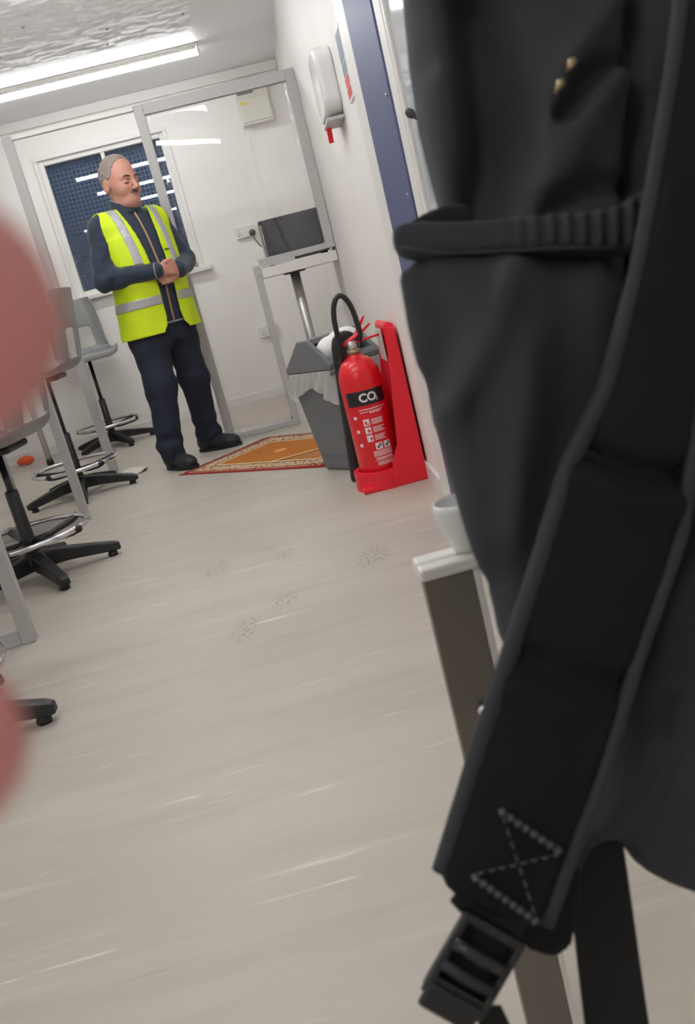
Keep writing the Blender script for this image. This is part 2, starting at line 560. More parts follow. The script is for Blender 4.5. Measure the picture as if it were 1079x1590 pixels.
box('wall_left', (LEFT-0.09, NEAR, 0), (LEFT, FAR, CEIL), 'wall')['kind'] = 'structure'
box('wall_near', (LEFT, NEAR-0.09, 0), (1.3, NEAR, CEIL), 'wall')['kind'] = 'structure'
box('baseboard_far', (LEFT, FAR-0.012, 0), (RX(FAR), FAR, 0.075), 'trim', bev=0.003)['kind'] = 'structure'
box('trim_1', (LEFT, FAR-0.035, CEIL-0.07), (RX(FAR)-0.002, FAR, CEIL), 'trim', bev=0.006)['kind'] = 'structure'
bm = bmesh.new(); quadbox(bm, [(RX(3.03)-0.012, 3.03), (RX(FAR)-0.012, FAR-0.015), (RX(FAR), FAR-0.015), (RX(3.03), 3.03)], 0, 0.07)
from_bm('baseboard_right', bm, 'trim')['kind'] = 'structure'
# white corner bead where the wall ends
box('trim_2', (0.496, 2.835, 0), (0.56, 3.035, 2.25), 'trim', bev=0.004)['kind'] = 'structure'

# window_1
win = box('window_1', (WX0-0.01, FAR+0.02, WZ0-0.01), (WX0+0.035, FAR+0.075, WZ1+0.01), 'trim', bev=0.004)
win['kind'] = 'structure'
for lo, hi in (((WX1-0.035, FAR+0.02, WZ0-0.01), (WX1+0.01, FAR+0.075, WZ1+0.01)), ((WX0+0.035, FAR+0.02, WZ1-0.035), (WX1-0.035, FAR+0.075, WZ1+0.01)),
               ((WX0+0.035, FAR+0.02, WZ0-0.01), (WX1-0.035, FAR+0.075, WZ0+0.035))):
    box('window_frame', lo, hi, 'trim', win, 0.004)
bm = bmesh.new()
for lo, hi in (((WX0-0.03, FAR-0.014, WZ1), (WX1+0.03, FAR, WZ1+0.03)), ((WX0-0.03, FAR-0.014, WZ0-0.03), (WX0, FAR, WZ1)), ((WX1, FAR-0.014, WZ0-0.03), (WX1+0.03, FAR, WZ1))):
    bm_box(bm, lo, hi, 0.003)
from_bm('window_surround', bm, 'trim', win)
box('window_sill', (WX0-0.05, FAR-0.06, WZ0-0.035), (WX1+0.09, FAR+0.02, WZ0-0.002), 'white_plastic', win, 0.006)
MX = -0.76
box('mullion', (MX-0.014, FAR+0.03, WZ0+0.03), (MX+0.014, FAR+0.07, WZ1-0.03), 'trim', win, 0.003)
box('pane', (WX0+0.03, FAR+0.048, WZ0+0.03), (MX-0.012, FAR+0.052, WZ1-0.03), 'window_glass', win)
box('pane', (MX+0.012, FAR+0.048, WZ0+0.03), (WX1-0.03, FAR+0.052, WZ1-0.03), 'window_glass', win)
bm = bmesh.new()
x = WX0-0.01
while x < WX1+0.02:
    bm_box(bm, (x-0.0035, FAR+0.118, WZ0-0.05), (x+0.0035, FAR+0.123, WZ1+0.05)); x += 0.031
z = WZ0-0.02
while z < WZ1+0.03:
    bm_box(bm, (WX0-0.05, FAR+0.123, z-0.0035), (WX1+0.05, FAR+0.128, z+0.0035)); z += 0.031
tag(from_bm('security_mesh', bm, 'mesh_wire', win), kind='stuff')
box('window_latch', (WX1-0.03, FAR+0.005, WZ0+0.01), (WX1-0.012, FAR+0.02, WZ0+0.05), 'brass', win, 0.003)

# door_1: blue steel post, white glazed leaf in the right-hand wall
def ob(name, x0, x1, y0, y1, z0, z1, m, parent=None, bev=0.004):
    return box(name, (x0, y0, z0), (x1, y1, z1), m, parent, bev)
door = ob('door_1', 0.488, 0.56, 2.43, 2.83, 0, 2.2, 'blue_steel'); door['kind'] = 'structure'
ob('door_frame', 0.492, 0.56, 2.345, 2.425, 0, 2.2, 'trim', door)
ob('stile', 0.494, 0.54, 2.32, 2.342, 0.0, 2.14, 'white_plastic', door)
ob('stile', 0.494, 0.54, 1.25, 2.12, 0.0, 2.14, 'white_plastic', door)
ob('door_rail', 0.494, 0.54, 2.12, 2.32, 1.95, 2.14, 'white_plastic', door)
ob('door_rail', 0.494, 0.54, 2.12, 2.32, 0.0, 0.6, 'white_plastic', door)
ob('door_frame', 0.475, 0.56, 1.15, 1.245, 0, 2.2, 'trim', door)
ob('pane', 0.503, 0.515, 2.12, 2.32, 0.6, 1.95, 'door_panel', door, 0.0)
for z in (0.65, 1.0, 1.25, 1.5):
    V, Fc = lathe_geo([(0.005, 0), (0.004, 0.003), (0.001, 0.004)], 8)
    V = [(0.488-v[2], 2.47+v[0], z+v[1]) for v in V]
    mesh_obj('screw', V, Fc, 'steel', door, True)

# ------------------------------------------------------------------ strip lights
def lamp_mat():
    m = bpy.data.materials.new('lamp_diffuser'); m.use_nodes = True
    b = m.node_tree.nodes['Principled BSDF']
    b.inputs['Base Color'].default_value = (0.9, 0.9, 0.9, 1)
    b.inputs['Emission Color'].default_value = (0.96, 0.975, 1.0, 1)
    b.inputs['Emission Strength'].default_value = LAMP_STRENGTH
    MATS['lamp_diffuser'] = m
lamp_mat()
LN = ('nearest the far wall and window', 'second from the far wall', 'third from the far wall', 'fourth from the far wall', 'added out of view behind the photographer, outside the row')
for i, (lx, y) in enumerate(LAMPS):
    t = empty('strip_light', (lx, y, CEIL-0.012 if y < 5.9 else CEIL))
    tag(t, 'white ceiling strip light, ' + LN[i], 'light', 'ceiling strip lights')
    box('housing', (-0.76, -0.04, -0.02), (0.76, 0.04, 0.0), 'white_plastic', t, 0.004)
    prof = [(-0.034, -0.021), (-0.034, -0.05), (-0.026, -0.060), (0, -0.065), (0.026, -0.060), (0.034, -0.05), (0.034, -0.021)]
    prism('added_side_shield', [(-0.0365, -0.02), (-0.0365, -0.036), (-0.0345, -0.036), (-0.0345, -0.02)], 0, -0.745, 0.745, 'white_plastic', t)  # added strips along both sides, blocking part of the glow onto the ceiling
    prism('added_side_shield', [(0.0345, -0.02), (0.0345, -0.036), (0.0365, -0.036), (0.0365, -0.02)], 0, -0.745, 0.745, 'white_plastic', t)
    prism('diffuser', prof, 0, -0.745, 0.745, 'lamp_diffuser', t)
    box('end_cap', (-0.76, -0.038, -0.062), (-0.746, 0.038, -0.02), 'white_plastic', t, 0.003)
    box('end_cap', (0.746, -0.038, -0.062), (0.76, 0.038, -0.02), 'white_plastic', t, 0.003)

# ------------------------------------------------------------------ clear partition screen
sc = empty('partition_screen', (-0.3, SCR, 0))
tag(sc, 'clear perspex partition in a pale grey frame between man and microwave', 'screen')
def sp(name, x0, x1, z0, z1, m='screen_metal', y0=-0.02, y1=0.02, bev=0.003):
    return box(name, (x0+0.3, y0, z0), (x1+0.3, y1, z1), m, sc, bev)
RP = RX(SCR)-0.004
sp('post', -1.105, -1.05, 0, 2.0)
sp('post', -0.345, -0.29, 0, 2.0)
sp('post', RP-0.055, RP, 0.985, 2.0)
sp('post', 0.085, 0.128, 0, 0.985)
sp('rail', -0.29, RP-0.055, 1.94, 2.0)
sp('rail', -1.05, -0.345, 1.975, 2.0, 'trim')
sp('rail', -0.29, 0.085, 0.0, 0.035)
sp('rail', 0.128, RP-0.055, 0.985, 1.02)
# one warped sheet, cut around the counter
xs = list(np.linspace(-0.295, 0.09, 15))+list(np.linspace(0.09, RP-0.05, 18))[1:]
zs_ = list(np.linspace(0.03, 1.015, 30))+list(np.linspace(1.015, 1.945, 40))[1:]
V, Fc = [], []
def warp(x, z):
    return 0.0019*math.sin(7.5*x+2.2*z+0.6)+0.0011*math.sin(5.0*x-6.5*z+1.0)+0.0004*math.sin(15*x+5*z)
for s_ in (0, 1):
    for zz in zs_:
        for xx in xs:
            V.append((xx+0.3, warp(xx, zz)+(-0.002 if s_ == 0 else 0.002), zz))
W = len(xs); H = W*len(zs_)
use = {}
for j in range(len(zs_)-1):
    for i in range(W-1):
        if xs[i] >= 0.0899 and zs_[j] < 1.0149: continue
        use[(i, j)] = 1
for (i, j) in use:
    a = j*W+i; Fc += [(a, a+1, a+W+1, a+W), (H+a, H+a+W, H+a+W+1, H+a+1)]
    for (di, dj, e0, e1) in ((-1, 0, a, a+W), (1, 0, a+1, a+W+1), (0, -1, a, a+1), (0, 1, a+W, a+W+1)):
        if (i+di, j+dj) not in use: Fc.append((e0, e1, H+e1, H+e0))
mesh_obj('pane', V, Fc, 'perspex', sc, True)
for (x, z) in ((0.106, 0.93), (0.106, 0.06), (-0.22, 0.018), (0.02, 0.018), (0.42, 1.0)):
    V, Fc = lathe_geo([(0.006, 0), (0.005, 0.002), (0.001, 0.003)], 8)
    mesh_obj('screw', [(v[0]+x+0.3, -0.0205-v[2], v[1]+z) for v in V], Fc, 'steel', sc, True)

# ------------------------------------------------------------------ counter with microwave
ct = empty('counter', (0.35, SCR, 0))
tag(ct, 'white wall counter on a chrome leg under the microwave', 'counter')
cr = RX(SCR)-0.006
bm = bmesh.new(); bm_box(bm, (0.13-0.35, -0.03, 0.905), (cr-0.35, 0.62, 0.965), 0.004)
from_bm('worktop', bm, 'white_plastic', ct)
box('edge_strip', (0.135-0.35, -0.034, 0.968), (0.345-0.35, -0.024, 1.003), 'screen_metal', ct, 0.001)
lathe('leg', [(0.03, 0.008), (0.03, 0.895)], 'steel', ct, 20, (-0.02, 0.12, 0))
lathe('leg_plate', [(0.07, 0.895), (0.07, 0.905)], 'dark_grey_plastic', ct, 20, (-0.02, 0.12, 0))
lathe('leg_foot', [(0.06, 0.0), (0.055, 0.008), (0.032, 0.012)], 'chrome', ct, 20, (-0.02, 0.12, 0))
mw = empty('microwave', (0.385, SCR+0.27, 0.966))
tag(mw, 'dark-fronted microwave oven standing on the white counter', 'microwave')
box('body', (-0.2, -0.13, 0.012), (0.2, 0.16, 0.275), 'steel', mw, 0.008)
box('door', (-0.16, -0.155, 0.02), (0.2, -0.13, 0.272), 'screen_dark', mw, 0.004)
box('control_panel', (-0.2, -0.15, 0.02), (-0.163, -0.13, 0.272), 'dark_grey_plastic', mw, 0.003)
tube('handle', [(-0.19, -0.155, 0.05), (-0.19, -0.178, 0.06), (-0.19, -0.178, 0.235), (-0.19, -0.155, 0.245)], 0.007, 'chrome', mw, 8)
for x in (-0.17, 0.17):
    for y in (-0.1, 0.12):
        lathe('foot', [(0.012, 0), (0.014, 0.013)], 'black_plastic', mw, 10, (x, y, 0))
# wall sockets
def socket(x, z, wd, label, sw):
    t = empty('wall_socket', (x, FAR, z)); tag(t, label, 'socket')
    box('face_plate', (-wd/2, -0.03, -0.043), (wd/2, 0, 0.043), 'white_plastic', t, 0.005)
    for k in sw:
        box('switch', (k-0.007, -0.034, 0.012), (k+0.007, -0.029, 0.032), 'white_gloss', t, 0.002)
        for (dx, dz) in ((0, -0.004), (-0.011, -0.022), (0.011, -0.022)):
            box('pin_hole', (k+dx-0.0035, -0.0306, dz-0.004), (k+dx+0.0035, -0.0295, dz+0.004), 'print_black', t)
    return t
socket(0.125, 1.29, 0.15, 'white double wall socket with a black plug beside the microwave', (-0.045, 0.05))
socket(0.105, 0.525, 0.15, 'white double wall socket low on the wall behind the grey post', (-0.04, 0.04))
pl = empty('power_plug', (0.175, FAR-0.031, 1.27)); tag(pl, 'black mains plug with cable in the socket beside the microwave', 'plug')
V, Fc = lathe_geo([(0.024, 0), (0.026, 0.012), (0.02, 0.03), (0.008, 0.036)], 16)
mesh_obj('plug_body', [(v[0], -v[2], v[1]) for v in V], Fc, 'black_plastic', pl, True)
tube('cable', [(0, -0.03, -0.01), (0.005, -0.04, -0.05), (0.03, -0.1, -0.11), (0.07, -0.25, -0.16), (0.12, -0.6, -0.2), (0.16, -1.1, -0.2)], 0.0045, 'black_plastic', pl, 8)
# fuse box high on the far wall
fb = empty('fuse_box', (0.43, FAR, 2.16)); tag(fb, 'cream fuse box with a yellow sticker high on the far wall', 'fuse box')
box('body', (-0.12, -0.085, -0.15), (0.12, 0, 0.15), 'cream_plastic', fb, 0.008)
box('cover', (-0.112, -0.1, -0.135), (0.112, -0.084, 0.03), 'cream_plastic', fb, 0.006)
box('vent_slot', (-0.115, -0.0865, 0.125), (0.0, -0.084, 0.135), 'grey_line', fb)
box('breaker_row', (-0.11, -0.094, 0.06), (0.01, -0.084, 0.085), 'grey_line', fb, 0.003)
box('sticker', (-0.105, -0.1012, -0.015), (-0.05, -0.0995, 0.012), 'yellow_print', fb)
box('lower_lip', (-0.115, -0.104, -0.148), (0.115, -0.085, -0.138), 'white_plastic', fb, 0.002)

# ------------------------------------------------------------------ right wall: dispenser and notice
dy = 3.63
dp = empty('towel_dispenser', (RX(dy), dy, 1.50), math.atan(-0.0385)); dp.scale = (0.62, 0.66, 0.54); tag(dp, 'white rounded dispenser with a red outlet on the right wall', 'dispenser')
F = Field((-0.2, -0.27, -0.26), (0.01, 0.27, 0.30), 0.007)
def disp(X, Y, Z):
    q = np.maximum(np.abs(Y)-(0.235-0.11), 0)**2+np.maximum(np.abs(Z-0.02)-(0.22-0.11), 0)**2
    d2 = np.sqrt(q)-0.11
    return smax(d2+X*0, np.abs(X+0.05)-0.055-0.01*np.cos(Y*6), 0.03)
F.add(disp, (-0.14, -0.25, -0.22), (0.0, 0.25, 0.26)); F.d = np.maximum(F.d, F.grid()[0]+0.002+0*F.d)
sdf_obj('housing', F.mesh(), 'white_gloss', dp)
box('drip_tray', (-0.108, -0.2, -0.236), (-0.002, 0.13, -0.212), 'screen_metal', dp, 0.004)
prism('outlet', [(0.04, -0.235), (0.115, -0.235), (0.10, -0.26), (0.105, -0.33), (0.09, -0.33)], 0, -0.1, -0.07, 'red_plastic', dp)
sg = empty('safety_notice', (RX(3.14), 3.14, 1.475), math.atan(-0.0385)); sg.scale = (1, 0.6, 0.52); tag(sg, 'narrow safety notice with red and blue panels at the wall end', 'sign')
box('plate', (-0.006, -0.11, -0.21), (-0.001, 0.11, 0.21), 'print_white', sg, 0.001)
for (z0, z1, m) in ((0.02, 0.19, 'print_blue'), (-0.06, 0.01, 'print_blue'), (-0.125, -0.07, 'print_red'), (-0.19, -0.135, 'print_red')):
    box('print_panel', (-0.0072, -0.095, z0), (-0.0055, 0.095, z1), m, sg)
# coat hook things on the door
def knob(y, z, m, s, lab):
    t = empty('coat_hook', (0.503, y, z)); tag(t, lab, 'hook')
    lathe_v, lathe_f = lathe_geo([(0.012*s, 0), (0.012*s, 0.006)], 12)
    mesh_obj('back_plate', [(-v[2], v[0], v[1]) for v in lathe_v], lathe_f, m, t, True)
    tube('arm', [(-0.004, 0, 0), (-0.03*s, 0, -0.004), (-0.05*s, 0, 0.01*s)], [0.005*s, 0.006*s, 0.008*s], m, t, 8)
    tube('ball', [(-0.042*s, 0, 0.004), (-0.047*s, 0, 0.007), (-0.058*s, 0, 0.013), (-0.069*s, 0, 0.02), (-0.074*s, 0, 0.023)], [0.004*s, 0.014*s, 0.018*s, 0.013*s, 0.003*s], m, t, 12)
knob(2.14, 1.135, 'dark_grey_plastic', 0.62, 'dark round-ended hook on the white door')

# ------------------------------------------------------------------ fire extinguisher and stand
EX, EY = 0.347, 3.47
st = empty('extinguisher_stand', (EX, EY, 0)); tag(st, 'red plastic extinguisher stand with tall backboard against the right wall', 'stand')
wallx = RX(EY)-EX-0.014
# backboard: hollow wedge, deep at the foot
prism('backboard', [(wallx, 0.0), (wallx, 0.615), (wallx-0.025, 0.63), (wallx-0.040, 0.62), (wallx-0.048, 0.1), (wallx-0.052, 0.0)], 1, -0.10, 0.133, 'red_plastic', st, 0.008)
for y0_, y1_ in ((-0.112, -0.095), (0.118, 0.135)):
    prism('side_flange', [(wallx, 0.0), (wallx, 0.60), (wallx-0.035, 0.61), (wallx-0.058, 0.42), (wallx-0.085, 0.16), (wallx-0.125, 0.10), (wallx-0.135, 0.0)], 1, y0_, y1_, 'red_plastic', st, 0.005)
bm = bmesh.new(); bm_box(bm, (-0.1, -0.11, 0.0), (wallx-0.055, 0.11, 0.022), 0.006); from_bm('foot_tray', bm, 'red_plastic', st)
V, Fc = [], []
n = 40; r0, r1 = 0.091, 0.112
for k in range(n):
    a = 2*PI*k/n
    for (r, z) in ((r0, 0.0), (r0, 0.075), (r1, 0.075), (r1+0.003, 0.0)):
        V.append((r*math.cos(a), r*math.sin(a), z))
for k in range(n):
    l = (k+1) % n
    for j in range(4):
        jj = (j+1) % 4; Fc.append((k*4+j, l*4+j, l*4+jj, k*4+jj))
mesh_obj('cup', V, Fc, 'red_plastic', st)
prism('brace', [(0.06, 0.0), (wallx-0.06, 0.0), (wallx-0.06, 0.16), (0.095, 0.1)], 1, -0.09, -0.06, 'red_plastic', st, 0.005)
prism('brace', [(0.06, 0.0), (wallx-0.06, 0.0), (wallx-0.06, 0.16), (0.095, 0.1)], 1, 0.06, 0.09, 'red_plastic', st, 0.005)
box('card_label', (wallx-0.049, -0.07, 0.48), (wallx-0.05, 0.08, 0.605), 'cream_plastic', st, 0.001)
for k in range(4):
    box('label_print', (wallx-0.0496, -0.05, 0.5+k*0.025), (wallx-0.0485, 0.03, 0.504+k*0.025), 'print_red', st)

ex = empty('fire_extinguisher', (EX, EY, 0.024)); tag(ex, 'red carbon dioxide fire extinguisher with a black hose in the red stand', 'fire extinguisher')
ER = 0.085
prof = [(0.07, 0.0), (ER-0.004, 0.006), (ER, 0.02), (ER, 0.40)]
for k in range(1, 9):
    a = k/8*PI/2*0.9
    prof.append((0.026+(ER-0.026)*math.cos(a), 0.40+0.095*math.sin(a)))
prof += [(0.024, 0.505), (0.022, 0.515)]
lathe('cylinder', prof, 'red_paint', ex, 40)
lathe('neck_ring', [(0.024, 0.508), (0.027, 0.512), (0.027, 0.522), (0.022, 0.526)], 'brass', ex, 20)
lathe('valve', [(0.017, 0.524), (0.02, 0.53), (0.02, 0.555), (0.012, 0.56)], 'steel', ex, 16)
tube('carry_handle', [(-0.03, 0.005, 0.548), (0.0, 0, 0.562), (0.05, -0.01, 0.585), (0.085, -0.015, 0.607)], [0.012, 0.013, 0.010, 0.007], 'red_paint', ex, 8, flat=(1.0, 0.6))
tube('trigger', [(-0.02, 0.005, 0.556), (0.02, 0, 0.572), (0.055, -0.005, 0.62), (0.07, -0.006, 0.64)], [0.008, 0.009, 0.006, 0.004], 'red_paint', ex, 8)
tube('pull_pin', [(0.0, -0.01, 0.55), (0.06, -0.012, 0.555), (0.115, -0.012, 0.558)], 0.0045, 'red_paint', ex, 8)
hp = []
for k in range(15):
    a = PI*k/14
    hp.append((-0.008+0.042*math.cos(a)+0.004, -0.01, 0.62+0.115*math.sin(a)))
hose = [(0.03, -0.012, 0.552), (0.042, -0.012, 0.58)]+hp+[(-0.046, 0.0, 0.55), (-0.05, 0.03, 0.48), (-0.05, 0.06, 0.40), (-0.045, 0.088, 0.3), (-0.04, 0.095, 0.18)]
tube('hose', hose, 0.0105, 'black_plastic', ex, 12)
tube('horn', [(-0.04, 0.092, 0.30), (-0.04, 0.1, 0.22), (-0.038, 0.108, 0.12)], [0.014, 0.018, 0.024], 'black_plastic', ex, 14)
# printed label wrapped on the cylinder
FACE = -PI/2-0.02
def wrap(V2, off, rr=ER):
    return [((rr+off)*math.cos(FACE+x/rr), (rr+off)*math.sin(FACE+x/rr), z) for x, z in V2]
def patch(name, x0, x1, z0, z1, m, parent, off=0.0008, nseg=None, slant=0.0):
    k = nseg or max(1, int(abs(x1-x0)/0.006)); V2 = []
    for i in range(k+1):
        x = x0+(x1-x0)*i/k; V2 += [(x, z0+slant*(x-x0)), (x, z1+slant*(x-x0))]
    V = wrap(V2, off)+wrap(V2, -0.002); n = len(V2); Fc = []
    for i in range(k):
        a = i*2; Fc.append((a, a+2, a+3, a+1))
        b = a+n; Fc += [(b, b+1, b+3, b+2), (a, a+n, a+2+n, a+2), (a+1, a+3, a+3+n, a+1+n)]
    Fc += [(0, 1, 1+n, n), (2*k, 2*k+n, 2*k+1+n, 2*k+1)]
    return mesh_obj(name, V, Fc, m, parent)
lb = patch('label_band', -0.085, 0.085, 0.315, 0.372, 'print_black', ex, 0.0008)
def text_on(name, s, size, x, z, m, parent, embolden=0.0):
    cu = bpy.data.curves.new('t', 'FONT'); cu.body = s; cu.size = size; cu.offset = embolden; cu.resolution_u = 3
    o = bpy.data.objects.new('t', cu); COL.objects.link(o)
    dg = bpy.context.evaluated_depsgraph_get(); me = o.evaluated_get(dg).to_mesh()
    V2 = [(v.co.x+x, v.co.y+z) for v in me.vertices]; Fc = [tuple(p.vertices) for p in me.polygons]
    o.evaluated_get(dg).to_mesh_clear(); bpy.data.objects.remove(o); bpy.data.curves.remove(cu)
    return mesh_obj(name, wrap(V2, 0.0019), Fc, m, parent)
text_on('lettering', 'CO', 0.046, -0.030, 0.329, 'print_white', ex, 0.0016)
text_on('lettering', '2', 0.018, 0.036, 0.326, 'print_white', ex, 0.0004)
# instruction block: rules, pictograms and lines of small print
patch('label_print', -0.04, 0.072, 0.297, 0.300, 'print_white', ex)
for (z, x0, x1) in ((0.287, -0.038, 0.06), (0.281, 0.0, 0.05)):
    for k in range(int((x1-x0)/0.012)):
        patch('label_print', x0+k*0.012, x0+k*0.012+0.009, z, z+0.0035, 'print_white', ex, nseg=1)
for k, z in enumerate((0.235, 0.203, 0.171)):
    p = patch('pictogram', -0.034, -0.01, z, z+0.026, 'print_white', ex)
    patch('pictogram_mark', -0.028+0.004*k, -0.02+0.003*k, z+0.005, z+0.018, 'red_paint', p, 0.0014, 1)
    patch('pictogram_mark', -0.019, -0.013, z+0.003+0.004*k, z+0.009+0.004*k, 'red_paint', p, 0.0014, 1)
    for j in range(4):
        patch('label_print', -0.003, 0.045-0.006*((j*k) % 3), z+0.003+j*0.0058, z+0.0055+j*0.0058, 'print_white', ex, nseg=6)
for x in (-0.008, 0.026):
    p = patch('pictogram', x, x+0.027, 0.135, 0.162, 'print_white', ex)
    patch('pictogram_mark', x+0.006, x+0.014, 0.141, 0.150, 'print_black', p, 0.0014, 1)
    patch('pictogram_mark', x+0.015, x+0.022, 0.148, 0.157, 'print_black', p, 0.0014, 1)
for j in range(5):
    patch('label_print', -0.022, 0.055, 0.109+j*0.0048, 0.1112+j*0.0048, 'print_white', ex)
for k in range(7):
    patch('label_print', -0.016+k*0.010, -0.008+k*0.010, 0.096, 0.103, 'print_white', ex, nseg=1, slant=0.1)
patch('label_print', -0.018, 0.055, 0.0905, 0.0925, 'print_white', ex)
for j in range(3):
    patch('label_print', -0.014, 0.05, 0.073+j*0.005, 0.0752+j*0.005, 'print_white', ex)
for z in (0.265, 0.21, 0.155):
    patch('label_print', -0.072, -0.058, z, z+0.012, 'print_white', ex, nseg=2)

# ------------------------------------------------------------------ grey swing-top bin
BA = math.atan2(-0.83, 0.56)          # direction of the end face, left to right
bn = empty('waste_bin', (0.30, 3.975, 0), BA); tag(bn, 'grey swing-top waste bin with a clear liner beside the prayer rug', 'bin')
# local x along the end face (0.30 wide), local y away from the camera (0.30 deep)
def taper(name, hx0, hy0, hx1, hy1, z0, z1, m, parent, bev=0.02):
    bm = bmesh.new()
    a = [bm.verts.new((sx*hx0, sy*hy0, z0)) for sx, sy in ((-1, -1), (1, -1), (1, 1), (-1, 1))]
    b = [bm.verts.new((sx*hx1, sy*hy1, z1)) for sx, sy in ((-1, -1), (1, -1), (1, 1), (-1, 1))]
    bm.faces.new(a); bm.faces.new(b[::-1])
    for i in range(4):
        j = (i+1) % 4; bm.faces.new((a[i], a[j], b[j], b[i]))
    bmesh.ops.bevel(bm, geom=[e for e in bm.edges], offset=bev, segments=3, profile=0.5, affect='EDGES')
    return from_bm(name, bm, m, parent)
taper('body', 0.118, 0.105, 0.155, 0.145, 0.0, 0.445, 'bin_grey', bn, 0.014)
box('moulded_line', (-0.085, -0.117, 0.075), (0.085, -0.108, 0.079), 'bin_grey', bn, 0.001)
box('rim', (-0.163, -0.152, 0.437), (0.163, 0.152, 0.462), 'bin_grey', bn, 0.008)
gab = [(-0.16, 0.462), (0.16, 0.462), (0.16, 0.485), (0.035, 0.60), (-0.035, 0.60), (-0.16, 0.485)]
prism('lid_end', gab, 1, -0.15, -0.125, 'bin_grey', bn, 0.006)
prism('lid_end', gab, 1, 0.125, 0.15, 'bin_grey', bn, 0.006)
prism('lid_top', [(-0.033, 0.575), (0.033, 0.575), (0.033, 0.598), (-0.033, 0.598)], 1, -0.126, 0.126, 'bin_grey', bn, 0.003)
prism('lid_slope', [(-0.158, 0.464), (-0.15, 0.464), (-0.03, 0.575), (-0.036, 0.596), (-0.158, 0.484)], 1, -0.126, 0.126, 'bin_grey', bn, 0.003)
prism('lid_slope', [(0.158, 0.464), (0.146, 0.464), (0.120, 0.490), (0.136, 0.508), (0.158, 0.486)], 1, -0.126, 0.126, 'bin_grey', bn, 0.003)
# crumpled white waste bulging out of the flap
F = Field((-0.1, -0.14, 0.4), (0.18, 0.14, 0.68), 0.008)
F.ell((0.055, 0.0, 0.53), (0.075, 0.115, 0.065), 0.02); F.ell((0.06, 0.05, 0.565), (0.055, 0.06, 0.05), 0.02)
X, Y, Z = F.grid(); F.d = F.d+0.006*wob(X, Y, Z, (60, 90, 40), 3)
ws = sdf_obj('waste_paper', F.mesh(), 'white_waste'); ws.location = bn.location; ws.rotation_euler = bn.rotation_euler
tag(ws, 'crumpled white waste sticking out of the grey bin flap', 'paper')
# liner folded over the rim
def liner():
    V, Fc = [], []
    loop = []
    hx, hy, cr_ = 0.162, 0.152, 0.03
    for (cx, cy, a0) in ((hx-cr_, -hy+cr_, -90), (hx-cr_, hy-cr_, 0), (-hx+cr_, hy-cr_, 90), (-hx+cr_, -hy+cr_, 180)):
        for k in range(6):
            a = math.radians(a0+18*k); loop.append((cx+cr_*math.cos(a), cy+cr_*math.sin(a), math.cos(a), math.sin(a)))
    pts = []
    n = len(loop)
    for i in range(n):
        a, b = loop[i], loop[(i+1) % n]
        st_ = max(1, int(math.hypot(a[0]-b[0], a[1]-b[1])/0.012))
        for k in range(st_):
            t = k/st_; pts.append(tuple(a[j]*(1-t)+b[j]*t for j in range(4)))
    n = len(pts); rows = 7
    for r in range(rows):
        for i, p in enumerate(pts):
            u = i/n*2*PI
            drop = 0.105+0.028*math.sin(2*u+0.6)+0.022*math.sin(5*u+1)+(0.03 if p[0] < -0.1 else 0)
            off = 0.003+(r/(rows-1))*0.012+0.009*math.sin(u*23+r*0.8)*(r/(rows-1))**0.5+0.007*math.sin(u*37+r*1.3)
            V.append((p[0]+p[2]*off, p[1]+p[3]*off, 0.463-drop*r/(rows-1)))
    for r in range(rows-1):
        for i in range(n):
            j = (i+1) % n; Fc.append((r*n+i, r*n+j, (r+1)*n+j, (r+1)*n+i))
    o = mesh_obj('bin_liner', V, Fc, 'liner', bn, True)
    o['label'] = 'clear plastic liner folded over the rim'
liner()
# slim black bin between it and the extinguisher
bb = empty('slim_bin', (0.305, 3.648, 0), 0.0); tag(bb, 'slim black bin half hidden behind the fire extinguisher', 'bin')
F = Field((-0.11, -0.04, -0.01), (0.14, 0.05, 0.66), 0.006)
def slim(X, Y, Z):
    cx = 0.035*Z/0.6; hw = 0.078-0.022*Z/0.6
    d2 = np.sqrt(np.maximum(np.abs(X-cx)-hw+0.02, 0)**2+np.maximum(np.abs(Y)-0.008, 0)**2)-0.02
    top = np.sqrt((X-cx)**2+np.maximum(Z-0.56, 0)**2)-hw
    return smax(smax(d2, np.where(Z > 0.56, top, -1.0), 0.01), -Z+0.0*X, 0.008)
F.add(slim, (-0.1, -0.03, 0), (0.13, 0.03, 0.64))
sdf_obj('body', F.mesh(), 'black_plastic', bb)
box('lid_seam', (-0.035, -0.0295, 0.497), (0.09, -0.027, 0.503), 'dark_grey_plastic', bb)

